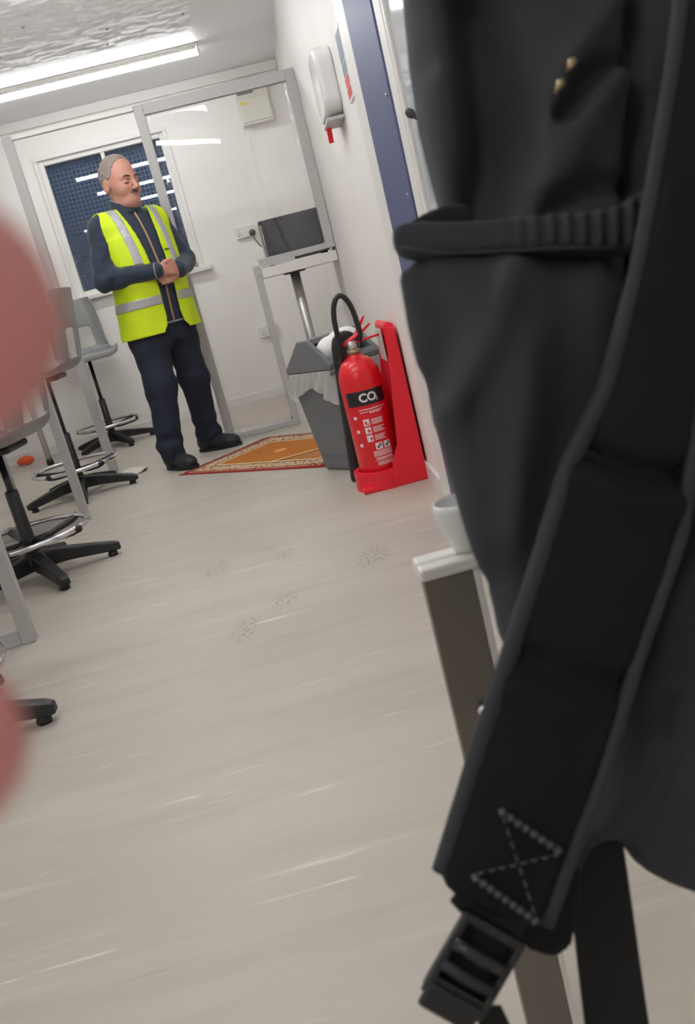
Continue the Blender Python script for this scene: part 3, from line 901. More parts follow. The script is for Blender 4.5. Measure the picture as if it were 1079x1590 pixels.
# ------------------------------------------------------------------ prayer rug
rA = np.array([-0.580, 4.825]); rAngW = math.radians(44.0); RW, RL = 0.70, 1.02
def rug():
    root = empty('prayer_rug', (rA[0], rA[1], 0), rAngW)   # local x along the near short edge (width), local -y along the length
    tag(root, 'patterned prayer rug in gold and rust with red fringe on the floor', 'rug')
    mat('rug_edge', srgb(150, 52, 44), 0.95, bump=(400, 0.4, 0.003))
    m = bpy.data.materials.new('rug_pile'); m.use_nodes = True
    nt = m.node_tree; N = nt.nodes; Lk = nt.links; b = N['Principled BSDF']; b.inputs['Roughness'].default_value = 0.95
    tc = N.new('ShaderNodeTexCoord'); sx = N.new('ShaderNodeSeparateXYZ'); Lk.new(tc.outputs['Object'], sx.inputs[0])
    def M(op, a, c=None):
        x = N.new('ShaderNodeMath'); x.operation = op
        for i, v in enumerate((a, c)):
            if v is None: continue
            if isinstance(v, (int, float)): x.inputs[i].default_value = v
            else: Lk.new(v, x.inputs[i])
        return x.outputs[0]
    def mixc(f, A, B):
        x = N.new('ShaderNodeMix'); x.data_type = 'RGBA'; Lk.new(f, x.inputs['Factor'])
        for s_, v in (('A', A), ('B', B)):
            if isinstance(v, tuple): x.inputs[s_].default_value = v
            else: Lk.new(v, x.inputs[s_])
        return x.outputs['Result']
    X = sx.outputs['X']; Yn = M('MULTIPLY', sx.outputs['Y'], -1.0)
    # distance to the nearest edge of the rug
    e = M('MINIMUM', M('MINIMUM', X, M('SUBTRACT', RW, X)), M('MINIMUM', Yn, M('SUBTRACT', RL, Yn)))
    vo = N.new('ShaderNodeTexVoronoi'); vo.inputs['Scale'].default_value = 34; Lk.new(tc.outputs['Object'], vo.inputs['Vector'])
    dots = M('LESS_THAN', vo.outputs['Distance'], 0.34)
    ring = M('LESS_THAN', M('ABSOLUTE', M('SUBTRACT', vo.outputs['Distance'], 0.5)), 0.08)
    border = mixc(dots, srgb(198, 160, 122), srgb(118, 66, 44)); border = mixc(ring, border, srgb(216, 190, 160))
    wv = N.new('ShaderNodeTexWave'); wv.inputs['Scale'].default_value = 22; wv.inputs['Distortion'].default_value = 1.5; Lk.new(tc.outputs['Object'], wv.inputs['Vector'])
    cen = mixc(wv.outputs['Fac'], srgb(196, 122, 42), srgb(170, 98, 34))
    # arch lines in the field, towards the far end
    ax = M('ABSOLUTE', M('SUBTRACT', X, RW/2))
    arch = M('SUBTRACT', M('ADD', Yn, M('MULTIPLY', ax, 0.9)), 0.74)
    ln = M('LESS_THAN', M('ABSOLUTE', arch), 0.012); ln2 = M('LESS_THAN', M('ABSOLUTE', M('SUBTRACT', arch, 0.05)), 0.010)
    top = M('GREATER_THAN', arch, 0.055)
    cen = mixc(top, cen, srgb(178, 116, 62)); cen = mixc(ln, cen, srgb(228, 200, 140)); cen = mixc(ln2, cen, srgb(92, 52, 32))
    dd = M('SQRT', M('ADD', M('POWER', M('SUBTRACT', X, RW/2), 2.0), M('POWER', M('SUBTRACT', Yn, 0.42), 2.0)))
    cen = mixc(M('LESS_THAN', dd, 0.035), cen, srgb(226, 160, 90))
    c = mixc(M('GREATER_THAN', e, 0.135), border, cen)
    c = mixc(M('LESS_THAN', M('ABSOLUTE', M('SUBTRACT', e, 0.135)), 0.007), c, srgb(236, 214, 170))
    c = mixc(M('LESS_THAN', M('ABSOLUTE', M('SUBTRACT', e, 0.120)), 0.006), c, srgb(84, 44, 34))
    c = mixc(M('LESS_THAN', M('ABSOLUTE', M('SUBTRACT', e, 0.034)), 0.006), c, srgb(96, 48, 36))
    c = mixc(M('LESS_THAN', e, 0.02), c, srgb(164, 50, 46))
    Lk.new(c, b.inputs['Base Color'])
    nn = N.new('ShaderNodeTexNoise'); nn.inputs['Scale'].default_value = 500; Lk.new(tc.outputs['Object'], nn.inputs['Vector'])
    bp = N.new('ShaderNodeBump'); bp.inputs['Strength'].default_value = 0.4; bp.inputs['Distance'].default_value = 0.002
    Lk.new(nn.outputs['Fac'], bp.inputs['Height']); Lk.new(bp.outputs[0], b.inputs['Normal'])
    MATS['rug_pile'] = m
    nx, ny = 24, 34; V, Fc = [], []
    for s_, zz in ((0, 0.007), (1, 0.0005)):
        for j in range(ny+1):
            for i in range(nx+1):
                x = RW*i/nx; y = -RL*j/ny
                z = zz+(0.0 if s_ else 0.003*max(0, math.sin(x*9+y*5))*(1 if 0 < i < nx and 0 < j < ny else 0))
                V.append((x, y, z))
    W = nx+1; H = (nx+1)*(ny+1)
    for j in range(ny):
        for i in range(nx):
            a = j*W+i; Fc.append((a, a+W, a+W+1, a+1)); Fc.append((H+a, H+a+1, H+a+W+1, H+a+W))
    for i in range(nx):
        Fc.append((i, i+1, H+i+1, H+i)); a = ny*W+i; Fc.append((a, H+a, H+a+1, a+1))
    for j in range(ny):
        a = j*W; Fc.append((a, H+a, H+a+W, a+W)); a += nx; Fc.append((a, a+W, H+a+W, H+a))
    mesh_obj('pile', V, Fc, 'rug_pile', root, True)
    # fringe tassels at both short ends
    for (y0, sgn) in ((0.0, 1), (-RL, -1)):
        V, Fc = [], []
        for k in range(120):
            x = 0.004+(RW-0.008)*k/119; l = 0.035+0.015*random.random(); dx = random.uniform(-0.012, 0.012)
            b0 = len(V); wv_ = 0.0028
            for (px_, py_, pz_) in ((x-wv_, y0, 0.006), (x+wv_, y0, 0.006), (x+wv_+dx, y0+sgn*l, 0.0035), (x-wv_+dx, y0+sgn*l, 0.0035), (x-wv_, y0, 0.001), (x+wv_, y0, 0.001), (x+wv_+dx, y0+sgn*l, 0.001), (x-wv_+dx, y0+sgn*l, 0.001)):
                V.append((px_, py_, pz_))
            for f in ((0, 1, 2, 3), (7, 6, 5, 4), (0, 4, 5, 1), (1, 5, 6, 2), (2, 6, 7, 3), (3, 7, 4, 0)):
                Fc.append(tuple(b0+i for i in f))
        o = mesh_obj('fringe', V, Fc, 'rug_edge', root); o['kind'] = 'stuff'
rug()

# ------------------------------------------------------------------ stools
def make_stool():
    root = empty('stool')
    # moulded shell: profile in (y, z), front is +y; z relative to the seat
    prof = [(0.215, -0.045), (0.212, -0.012), (0.195, 0.006), (0.15, 0.004), (0.08, -0.006), (0.0, -0.012), (-0.08, -0.012), (-0.135, -0.004), (-0.17, 0.015),
            (-0.192, 0.05), (-0.202, 0.09), (-0.21, 0.14), (-0.218, 0.20), (-0.228, 0.27), (-0.24, 0.34), (-0.249, 0.395), (-0.256, 0.41)]
    hw = [0.185, 0.195, 0.2, 0.205, 0.208, 0.21, 0.21, 0.21, 0.208, 0.204, 0.2, 0.2, 0.2, 0.198, 0.19, 0.178, 0.168]
    us = [-1, -0.94, -0.85, -0.68, -0.62, -0.4, -0.2, 0, 0.2, 0.4, 0.62, 0.68, 0.85, 0.94, 1]
    V, Fc = [], []
    for j, (y, z) in enumerate(prof):
        for u in us:
            e = max(0, (abs(u)-0.6)/0.4)
            if j < 9: V.append((u*hw[j], y-0.0*e, z+0.028*e*e))
            else: V.append((u*hw[j], y+0.035*e*e+0.012*u*u, z))
    W = len(us)
    for j in range(len(prof)-1):
        for i in range(W-1):
            if 9 <= j < 12 and 4 <= i < 10: continue      # hand hole low in the back
            a = j*W+i; Fc.append((a, a+1, a+W+1, a+W))
    sh = mesh_obj('seat_shell', V, Fc, 'stool_grey', root, True)
    md = sh.modifiers.new('solid', 'SOLIDIFY'); md.thickness = 0.011; md.offset = 0
    md = sh.modifiers.new('sub', 'SUBSURF'); md.levels = 2; md.render_levels = 2
    bm = bmesh.new(); bm_box(bm, (-0.1, -0.09, -0.045), (0.1, 0.09, -0.018), 0.012); mech = from_bm('seat_plate', bm, 'black_plastic', root)
    lev = tube('lever', [(0.05, 0.0, -0.035), (0.13, 0.02, -0.045), (0.19, 0.03, -0.04), (0.235, 0.035, -0.043)], [0.005, 0.005, 0.008, 0.006], 'black_plastic', root, 8)
    gas = lathe('gas_lift', [(0.013, 0.30), (0.013, 1.0)], 'black_plastic', root, 16)
    col = lathe('column', [(0.03, 0.06), (0.027, 0.10), (0.025, 0.36), (0.02, 0.365)], 'black_plastic', root, 20)
    lathe('hub', [(0.05, 0.045), (0.055, 0.06), (0.05, 0.10), (0.03, 0.115)], 'black_plastic', root, 20)
    for k in range(5):
        a = 2*PI*k/5; c, s_ = math.cos(a), math.sin(a)
        V, Fc = [], []
        for (r, w_, z0, z1) in ((0.03, 0.030, 0.042, 0.108), (0.12, 0.029, 0.042, 0.095), (0.22, 0.026, 0.03, 0.074), (0.30, 0.024, 0.02, 0.055), (0.322, 0.018, 0.02, 0.046)):
            for (ww, zz) in ((-w_, z0), (w_, z0), (w_*0.8, z1), (-w_*0.8, z1)):
                V.append((c*r-s_*ww, s_*r+c*ww, zz))
        for i in range(4):
            for q in range(4):
                Fc.append((i*4+q, i*4+(q+1) % 4, (i+1)*4+(q+1) % 4, (i+1)*4+q))
        Fc += [(3, 2, 1, 0), (16, 17, 18, 19)]
        arm = mesh_obj('base_arm', V, Fc, 'black_plastic', root)
        bv = arm.modifiers.new('bev', 'BEVEL'); bv.width = 0.006; bv.segments = 2
        lathe('glide', [(0.018, 0.0), (0.02, 0.008), (0.014, 0.024)], 'black_plastic', arm, 12, (c*0.285, s_*0.285, 0))
    R = 0.232
    rg = tube('foot_ring', [(R*math.cos(2*PI*k/40), R*math.sin(2*PI*k/40), 0.175) for k in range(40)], 0.0115, 'chrome', root, 10, closed=True)
    for k in range(5):
        a = 2*PI*(k+0.5)/5; c, s_ = math.cos(a), math.sin(a)
        tube('ring_bracket', [(c*0.022, s_*0.022, 0.15), (c*0.1, s_*0.1, 0.148), (c*0.205, s_*0.205, 0.162), (c*0.244, s_*0.244, 0.175)], [0.016, 0.016, 0.018, 0.020], 'black_plastic', root, 8, flat=(1, 0.75))
    return root
def place_stool(root, x, y, face, zs, spin, label):
    """face: direction of the seat front (deg), spin: star base rotation, zs: seat height"""
    root.location = (x, y, 0); root.rotation_euler = (0, 0, math.radians(spin))
    rel = math.radians(face-90-spin)
    for ch in root.children:
        nm = ch.name.split('.')[0]
        if nm in ('seat_shell', 'seat_plate', 'lever'):
            ch.location = (0, 0, zs); ch.rotation_euler = (0, 0, rel)
        if nm == 'gas_lift':
            ch.scale = (1, 1, (zs-0.02-0.2)/0.8); ch.location = (0, 0, zs-0.03-ch.scale[2])
    tag(root, label, 'stool', 'grey draughtsman stools')
s0 = make_stool()
s1, s2, s3 = copy_tree(s0), copy_tree(s0), copy_tree(s0)
place_stool(s0, -1.24, 6.80, -70, 0.70, 14, 'grey plastic stool farthest back, under the window behind the man')
place_stool(s1, -1.165, 5.02, 176, 0.70, -8, 'grey plastic stool seen side-on, next to the left partition post')
place_stool(s2, -1.055, 3.42, 172, 0.555, 12, 'grey plastic stool with lowered seat, half hidden by the blurred fingertip')
place_stool(s3, -1.02, 2.03, 175, 0.62, 0, 'stool nearest the camera, only a base arm and foot ring showing')

# ------------------------------------------------------------------ tall tables
def table(y0, y1, x0, x1, h, label, name='tall_table'):
    t = empty(name, ((x0+x1)/2, (y0+y1)/2, 0)); tag(t, label, 'table', 'tall tables')
    cx, cy = (x0+x1)/2, (y0+y1)/2
    box('table_top', (x0-0.04-cx, y0-0.15-cy, h-0.03), (x1+0.02-cx, y1+0.15-cy, h), 'white_plastic', t, 0.005)
    for y in (y0, y1):
        box('leg', (x1-0.042-cx, y-0.02-cy, 0.0), (x1-cx, y+0.02-cy, h-0.03), 'screen_metal', t, 0.003)
        box('leg', (x0-cx, y-0.02-cy, 0.0), (x0+0.055-cx, y+0.02-cy, h-0.03), 'screen_metal', t, 0.003)
        box('foot_bar', (x0+0.055-cx, y-0.02-cy, 0.0), (x1-0.042-cx, y+0.02-cy, 0.05), 'screen_metal', t, 0.003)
    return t
table(2.66, 4.28, -1.65, -0.955, 0.93, 'tall table with pale grey loop legs between the front stools').rotation_euler = (0, 0, math.radians(3.6))
t2 = empty('side_table', (-2.05, 5.95, 0)); tag(t2, 'far table at the left edge with grey tube legs and dark feet', 'table', 'tall tables')
box('table_top', (-0.36, -0.36, 0.87), (0.36, 0.8, 0.9), 'white_plastic', t2, 0.005)
for (x, y) in ((0.33, -0.32), (-0.33, -0.32), (0.33, 0.74), (-0.33, 0.74)):
    lg = lathe('leg', [(0.022, 0.03), (0.022, 0.87)], 'screen_metal', t2, 14, (x, y, 0))
    lathe('leg_foot', [(0.026, 0.0), (0.027, 0.02), (0.023, 0.045)], 'black_plastic', lg, 14, (x, y, 0))

# ------------------------------------------------------------------ litter on the floor
def lump(name, loc, r, m, label, cat, amp, seed, rz=0):
    F = Field((-r[0]*1.4, -r[1]*1.4, -0.002), (r[0]*1.4, r[1]*1.4, r[2]*2.6), min(r)/3.0)
    F.ell((0, 0, r[2]*0.8), r)
    X, Y, Z = F.grid(); F.d = F.d+amp*wob(X, Y, Z, (40, 70, 110), seed)
    F.d = np.maximum(F.d, -Z+0.0005)
    o = sdf_obj(name, F.mesh(), m); o.location = loc; o.rotation_euler = (0, 0, rz); tag(o, label, cat)
lump('rag', (-1.99, 7.05, 0), (0.07, 0.05, 0.04), 'orange_cloth', 'small crumpled orange rag on the floor by the far wall', 'rag', 0.006, 4)
V, Fc = [], []
nx, ny = 14, 10
for s_ in (0, 1):
    for j in range(ny+1):
        for i in range(nx+1):
            u, v = i/nx-0.5, j/ny-0.5
            wdt = 0.5-0.12*abs(v)*2
            V.append((u*0.17*(1-0.25*abs(v*2)**2), v*0.20*(1-0.2*abs(u*2)**2), 0.012+0.008*math.sin(u*9+v*4)+0.005*math.sin(v*13)+0.004*math.sin(u*17)-(0.0045 if s_ else 0)))
W = nx+1; H = (nx+1)*(ny+1)
for j in range(ny):
    for i in range(nx):
        a = j*W+i; Fc.append((a, a+1, a+W+1, a+W)); Fc.append((H+a, H+a+W, H+a+W+1, H+a+1))
for i in range(nx):
    Fc.append((i, H+i, H+i+1, i+1)); a = ny*W+i; Fc.append((a, a+1, H+a+1, H+a))
for j in range(ny):
    a = j*W; Fc.append((a, a+W, H+a+W, H+a)); a += nx; Fc.append((a, H+a, H+a+W, a+W))
o = mesh_obj('paper_scrap', V, Fc, 'paper', None, True); o.location = (-0.925, 5.34, -0.004+0.006); o.rotation_euler = (0, 0, 0.35)
tag(o, 'crumpled white paper towel on the floor beside the black shoe', 'paper')

# ------------------------------------------------------------------ the man
# local frame: he faces +y, his right is +x
FACE_DIR = (0.62, -0.785)
man = empty('person', (-0.515, 5.24, 0), math.atan2(-FACE_DIR[0], FACE_DIR[1]))
man.scale = (1, 1, 0.985)
tag(man, 'man in a yellow high-visibility vest and navy clothes with hands folded', 'person')
NK = np.array([0, -0.012, 1.47])
if True:
    ry = math.radians(8); rp = math.radians(-7)
    Rz = np.array([[math.cos(ry), -math.sin(ry), 0], [math.sin(ry), math.cos(ry), 0], [0, 0, 1]])
    Rx = np.array([[1, 0, 0], [0, math.cos(rp), -math.sin(rp)], [0, math.sin(rp), math.cos(rp)]])
    MH = Rz@Rx
HS = 1.11
def head_pt(p):
    return tuple(MH@(np.array(p)-NK)*HS+NK)
def head_q(X, Y, Z):
    x, y, z = (X-NK[0])/HS, (Y-NK[1])/HS, (Z-NK[2])/HS
    I = MH.T
    return (I[0, 0]*x+I[0, 1]*y+I[0, 2]*z+NK[0], I[1, 0]*x+I[1, 1]*y+I[1, 2]*z+NK[1], I[2, 0]*x+I[2, 1]*y+I[2, 2]*z+NK[2])
def skull(x, y, z, off=0.0):
    return sd_ell(x, y, z, (0, -0.012, 1.622), (0.076+off, 0.097+off, 0.098+off))
def head_sdf(X, Y, Z):
    x, y, z = head_q(X, Y, Z)
    d = skull(x, y, z)
    d = smin(d, sd_ell(x, y, z, (0, 0.028, 1.565), (0.064, 0.064, 0.094)), 0.03)
    d = smin(d, sd_ell(x, y, z, (0, 0.052, 1.502), (0.045, 0.044, 0.034)), 0.03)
    d = smin(d, sd_ell(x, y, z, (0, 0.02, 1.485), (0.055, 0.06, 0.03)), 0.03)
    for s_ in (-1, 1):
        d = smin(d, sd_ell(x, y, z, (s_*0.036, 0.056, 1.556), (0.028, 0.028, 0.032)), 0.02)
        d = smin(d, sd_cap(x, y, z, (s_*0.012, 0.086, 1.604), (s_*0.044, 0.072, 1.608), 0.011, 0.009), 0.014)
        d = smax(d, -sd_ell(x, y, z, (s_*0.031, 0.094, 1.588), (0.017, 0.014, 0.011)), 0.012)
        d = smin(d, sd_ell(x, y, z, (s_*0.031, 0.074, 1.587), (0.0145, 0.0145, 0.012)), 0.003)
        ear = sd_ell(x, y, z, (s_*0.079, -0.012, 1.578), (0.011, 0.021, 0.034))
        ear = smax(ear, -sd_ell(x, y, z, (s_*0.092, -0.004, 1.582), (0.009, 0.011, 0.02)), 0.006)
        d = smin(d, ear, 0.008)
        d = smin(d, sd_ell(x, y, z, (s_*0.0115, 0.104, 1.553), (0.009, 0.011, 0.008)), 0.007)
    d = smin(d, sd_cap(x, y, z, (0, 0.088, 1.602), (0, 0.117, 1.560), 0.009, 0.0125), 0.012)
    d = smin(d, sd_cap(x, y, z, (-0.019, 0.088, 1.526), (0.019, 0.088, 1.526), 0.006, 0.006), 0.008)
    d = smin(d, sd_cap(x, y, z, (-0.015, 0.087, 1.514), (0.015, 0.087, 1.514), 0.0065, 0.0065), 0.008)
    d = smax(d, -sd_cap(x, y, z, (-0.02, 0.098, 1.520), (0.02, 0.098, 1.520), 0.0035, 0.0035), 0.004)
    return d*HS
TZ = [0.74, 0.80, 0.90, 1.0, 1.1, 1.2, 1.3, 1.37, 1.42, 1.455, 1.49]
TA = [0.190, 0.190, 0.187, 0.184, 0.184, 0.188, 0.190, 0.172, 0.128, 0.085, 0.06]
TB = [0.135, 0.136, 0.138, 0.142, 0.140, 0.132, 0.120, 0.106, 0.088, 0.072, 0.058]
TC = [0.005, 0.006, 0.012, 0.02, 0.022, 0.012, 0.0, -0.012, -0.016, -0.016, -0.014]
def torso(X, Y, Z):
    return sd_loft(X, Y, Z, TZ, TA, TB, TC, 2.3)
ARM = {1: ((0.182, -0.01, 1.375), (0.268, 0.02, 1.112), (0.062, 0.222, 1.094)), -1: ((-0.182, -0.01, 1.375), (-0.268, 0.03, 1.125), (-0.085, 0.212, 1.075))}
LEG = {1: ((0.092, 0.0, 0.82), (0.138, 0.045, 0.47), (0.186, 0.03, 0.10)), -1: ((-0.092, 0.0, 0.82), (-0.138, -0.02, 0.47), (-0.182, -0.105, 0.10))}
# continuous body
B = Field((-0.34, -0.22, 0.0), (0.34, 0.32, 1.79), 0.0042)
B.add(lambda X, Y, Z: torso(X, Y, Z)+0.03, (-0.2, -0.15, 0.76), (0.2, 0.17, 1.5))
X, Y, Z = B.grid(); B.d = np.maximum(B.d, np.maximum(0.80-Z, Z-1.46)+0*B.d)
B.cap((0, -0.016, 1.40), (0, -0.008, 1.53), 0.062, 0.056, 0.03)
for s_ in (1, -1):
    a, e, w_ = ARM[s_]
    B.cap(a, e, 0.05, 0.04, 0.03); B.cap(e, w_, 0.038, 0.026, 0.02)
    h, k_, f_ = LEG[s_]
    B.cap(h, k_, 0.085, 0.06, 0.04); B.cap(k_, f_, 0.055, 0.038, 0.02)
    B.cap(f_, (f_[0]+(0.0 if s_ > 0 else -0.05), f_[1]+0.1, 0.045), 0.036, 0.025, 0.02)
B.add(head_sdf, (-0.14, -0.17, 1.44), (0.14, 0.18, 1.78), 0.02)
# right hand folded over the left
def chain(pts, rs, k=0.004):
    for i in range(len(pts)-1):
        B.cap(pts[i], pts[i+1], rs[i], rs[i+1], k if i else k)
# left hand below, fingers towards his right
B.cap((-0.085, 0.212, 1.075), (-0.045, 0.222, 1.068), 0.027, 0.026, 0.012)
for i, dz in enumerate((0.024, 0.006, -0.012, -0.029)):
    B.cap((-0.05, 0.222, 1.064+dz*0.8), (-0.01, 0.226, 1.055+dz), 0.013, 0.0115, 0.012)
    l = (0.050, 0.056, 0.052, 0.042)[i]
    chain([(-0.01, 0.226, 1.055+dz), (-0.01+l*0.6, 0.222, 1.050+dz*0.95), (-0.01+l*1.15, 0.206, 1.048+dz*0.9)], [0.0095, 0.0088, 0.008], 0.002)
# right hand above, fingers towards his left
B.cap((0.062, 0.222, 1.094), (0.03, 0.236, 1.094), 0.027, 0.026, 0.012)
for i, dz in enumerate((0.028, 0.0095, -0.009, -0.026)):
    B.cap((0.03, 0.240, 1.094+dz*0.75), (-0.012, 0.252, 1.090+dz), 0.014, 0.0105, 0.01)
    l = (0.046, 0.052, 0.05, 0.04)[i]
    chain([(-0.012, 0.252, 1.090+dz), (-0.012-l*0.62, 0.248, 1.086+dz), (-0.012-l*1.05, 0.228, 1.080+dz), (-0.012-l*1.15, 0.208, 1.076+dz)], [0.0098, 0.009, 0.0085, 0.0078], 0.002)
chain([(0.045, 0.236, 1.112), (0.018, 0.25, 1.128), (-0.012, 0.252, 1.134), (-0.034, 0.244, 1.132)], [0.014, 0.0125, 0.0108, 0.009], 0.006)
body = sdf_obj('body', B.mesh(), 'skin', man)
# hair
HF = Field((-0.15, -0.18, 1.46), (0.15, 0.15, 1.79), 0.0045)
def hair(X, Y, Z):
    x, y, z = head_q(X, Y, Z)
    d = skull(x, y, z, 0.0045)
    g = np.interp(z, [1.50, 1.545, 1.57, 1.60, 1.625, 1.66, 1.685, 1.705, 1.73], [-0.075, -0.055, -0.03, 0.002, 0.03, 0.036, 0.044, 0.052, 0.06])
    d = smax(d, (y-g)*0.8, 0.006)
    d = smax(d, 1.525-z, 0.006)
    return smax(d, -sd_ell(x, y, z, (0, -0.012, 1.622), (0.07, 0.09, 0.09)), 0.002)+0.0022*wob(x, y, z, (160, 240, 320, 420), 5)
HF.add(hair, (-0.14, -0.17, 1.47), (0.14, 0.14, 1.78))
sdf_obj('hair', HF.mesh(), 'hair', man)
for s_ in (-1, 1):
    tube('eyebrow', [head_pt((s_*0.014, 0.098, 1.611)), head_pt((s_*0.03, 0.095, 1.616)), head_pt((s_*0.046, 0.083, 1.612))], [0.003, 0.0042, 0.0025], 'dark_hair', man, 8)
    tube('eyelid_line', [head_pt((s_*0.019, 0.0885, 1.582)), head_pt((s_*0.031, 0.0895, 1.579)), head_pt((s_*0.043, 0.083, 1.582))], 0.0018, 'dark_hair', man, 6)
tube('moustache', [head_pt((-0.024, 0.088, 1.532)), head_pt((-0.01, 0.098, 1.540)), head_pt((0, 0.0995, 1.5405)), head_pt((0.01, 0.098, 1.540)), head_pt((0.024, 0.088, 1.532))], [0.003, 0.0055, 0.0048, 0.0055, 0.003], 'moustache_hair', man, 8)

# trousers
T = Field((-0.33, -0.25, 0.04), (0.33, 0.22, 0.98), 0.0062)
T.add(lambda X, Y, Z: smax(sd_loft(X, Y, Z, [0.66, 0.75, 0.85, 0.95], [0.16, 0.178, 0.178, 0.17], [0.115, 0.128, 0.13, 0.125], [0, 0.0, 0.004, 0.008]), np.maximum(0.70-Z, Z-0.95), 0.04), (-0.2, -0.15, 0.64), (0.2, 0.16, 0.96))
for s_ in (1, -1):
    h, k_, f_ = LEG[s_]
    T.cap(h, k_, 0.108, 0.088, 0.07); T.cap(k_, (f_[0], f_[1], 0.12), 0.086, 0.07, 0.03)
    T.cap((f_[0], f_[1]+0.008, 0.125), (f_[0], f_[1]+0.012, 0.105), 0.076, 0.074, 0.015)
X, Y, Z = T.grid()
fold = 0.5*wob(X, Y, Z*1.0, (28, 40, 55), 8)+0.6*np.sin(Z*62+7*X+9*Y)*np.exp(-((Z-0.16)/0.09)**2)+0.4*np.sin(Z*48-12*X)*np.exp(-((Z-0.5)/0.08)**2)
T.d = T.d+0.0085*fold
T.d = np.maximum(T.d, 0.068-Z+0*T.d)
sdf_obj('trousers', T.mesh(), 'navy_trousers', man)

# shoes
for s_ in (1, -1):
    f_ = LEG[s_][2]
    F = Field((-0.07, -0.14, -0.005), (0.07, 0.20, 0.16), 0.005)
    F.ell((0.002, 0.095, 0.038), (0.049, 0.085, 0.045), 0.03); F.ell((0, -0.04, 0.052), (0.042, 0.07, 0.058), 0.03)
    F.cap((0, -0.045, 0.07), (0, -0.05, 0.13), 0.046, 0.048, 0.03); F.cap((0, 0.02, 0.075), (0, 0.06, 0.06), 0.032, 0.03, 0.03)
    X, Y, Z = F.grid(); F.d = np.maximum(F.d, 0.012-Z+0*F.d)
    sh = sdf_obj('shoe', F.mesh(), 'shoe', man)
    sh.location = (f_[0], f_[1]+0.03, 0); sh.rotation_euler = (0, 0, 0.0 if s_ > 0 else math.radians(27))
    V, Fc = [], []
    out = []
    for k in range(36):
        a = 2*PI*k/36; cx = math.cos(a); sy = math.sin(a)
        wd = 0.049+0.006*sy; y = 0.035+0.148*sy*(1 if sy > 0 else 0.99)
        out.append((wd*math.copysign(abs(cx)**0.75, cx), y))
    n = len(out)
    for z, sc_ in ((0.0005, 0.96), (0.004, 1.0), (0.018, 1.0), (0.02, 0.97)):
        V += [(x*sc_, 0.035+(y-0.035)*sc_, z) for x, y in out]
    for q in range(3):
        for i in range(n):
            j = (i+1) % n; Fc.append((q*n+i, q*n+j, (q+1)*n+j, (q+1)*n+i))
    Fc += [tuple(range(n-1, -1, -1)), tuple(range(3*n, 4*n))]
    mesh_obj('sole', V, Fc, 'shoe_sole', sh)
    for k in range(4):
        tube('lace', [(-0.022, 0.015+0.018*k, 0.098-0.010*k), (0, 0.02+0.018*k, 0.104-0.010*k), (0.022, 0.015+0.018*k, 0.098-0.010*k)], 0.003, 'shoe_sole', sh, 6)

# jacket
def jk_torso(X, Y, Z):
    return smax(torso(X, Y, Z)-0.006, np.maximum(0.80-Z, Z-1.475), 0.01)
J = Field((-0.36, -0.2, 0.76), (0.36, 0.30, 1.53), 0.006)
J.add(jk_torso, (-0.22, -0.17, 0.78), (0.22, 0.18, 1.49))
for s_ in (1, -1):
    a, e, w_ = ARM[s_]
    J.cap((a[0]*0.8, a[1], a[2]+0.005), a, 0.066, 0.066, 0.04); J.cap(a, e, 0.068, 0.058, 0.03); J.cap(e, w_, 0.058, 0.042, 0.03)
X, Y, Z = J.grid()
arm_w = np.clip((np.abs(X)-0.12)/0.08, 0, 1)
J.d = J.d+0.0075*wob(X, Y, Z, (34, 48, 62, 80), 12)*(0.25+0.75*arm_w)
# stand-up collar
def collar(X, Y, Z):
    r = 0.073-0.15*(Z-1.46)*0.4
    yc = -0.012+0.012
    q = np.sqrt(X**2+((Y-yc)/1.08)**2)
    top = 1.525-0.35*np.clip(Y, 0, 1)-0.05
    return smax(np.abs(q-r)-0.006, np.maximum(1.43-Z, Z-(1.518-0.5*np.clip(Y+0.01, 0, 1))), 0.006)
J.add(collar, (-0.1, -0.11, 1.42), (0.1, 0.1, 1.53), 0.01)
# throat opening
J.add(lambda X, Y, Z: sd_cap(X, Y, Z, (0, -0.008, 1.44), (0, -0.008, 1.60), 0.061, 0.063), (-0.065, -0.08, 1.42), (0.065, 0.06, 1.55), 0.004, sub=True)
jk = sdf_obj('jacket', J.mesh(), 'navy_knit', man)
def front_y(x, z, off):
    A = np.interp(z, TZ, TA); Bq = np.interp(z, TZ, TB); C = np.interp(z, TZ, TC); e = 2.3
    t = max(0.0, 1-abs(x/A)**e)
    return C+(Bq+off)*t**(1/e)
zp = [(0.0, front_y(0, z, 0.012), z) for z in np.linspace(0.815, 1.40, 18)]
zp += [(0.0, 0.07, 1.44), (0.0, 0.072, 1.47)]
tube('zip', zp, 0.0055, 'zip_gold', jk, 8)
tube('collar_piping', [(0.072*math.sin(a), 0.0+0.078*math.cos(a), 1.52-0.5*max(0, 0.078*math.cos(a)+0.01)) for a in np.linspace(0.12, 2*PI-0.12, 30)], 0.0035, 'grey_piping', jk, 6)
hemp = []
for k in range(48):
    a = 2*PI*k/48; e = 2/2.3
    hemp.append((0.195*math.copysign(abs(math.cos(a))**e, math.cos(a)), 0.006+0.142*math.copysign(abs(math.sin(a))**e, math.sin(a)), 0.812))
tube('hem_piping', hemp, 0.005, 'grey_piping', jk, 6, closed=True)
for s_ in (1, -1):
    a, e, w_ = [np.array(v) for v in ARM[s_]]
    d_ = (w_-e)/np.linalg.norm(w_-e); u1, u2 = frame_of(d_)
    tube('cuff', [tuple(w_-d_*0.004+0.0425*(math.cos(t)*u1+math.sin(t)*u2)) for t in np.linspace(0, 2*PI, 24, endpoint=False)], 0.0035, 'grey_piping' if s_ > 0 else 'navy_knit', jk, 6, closed=True)

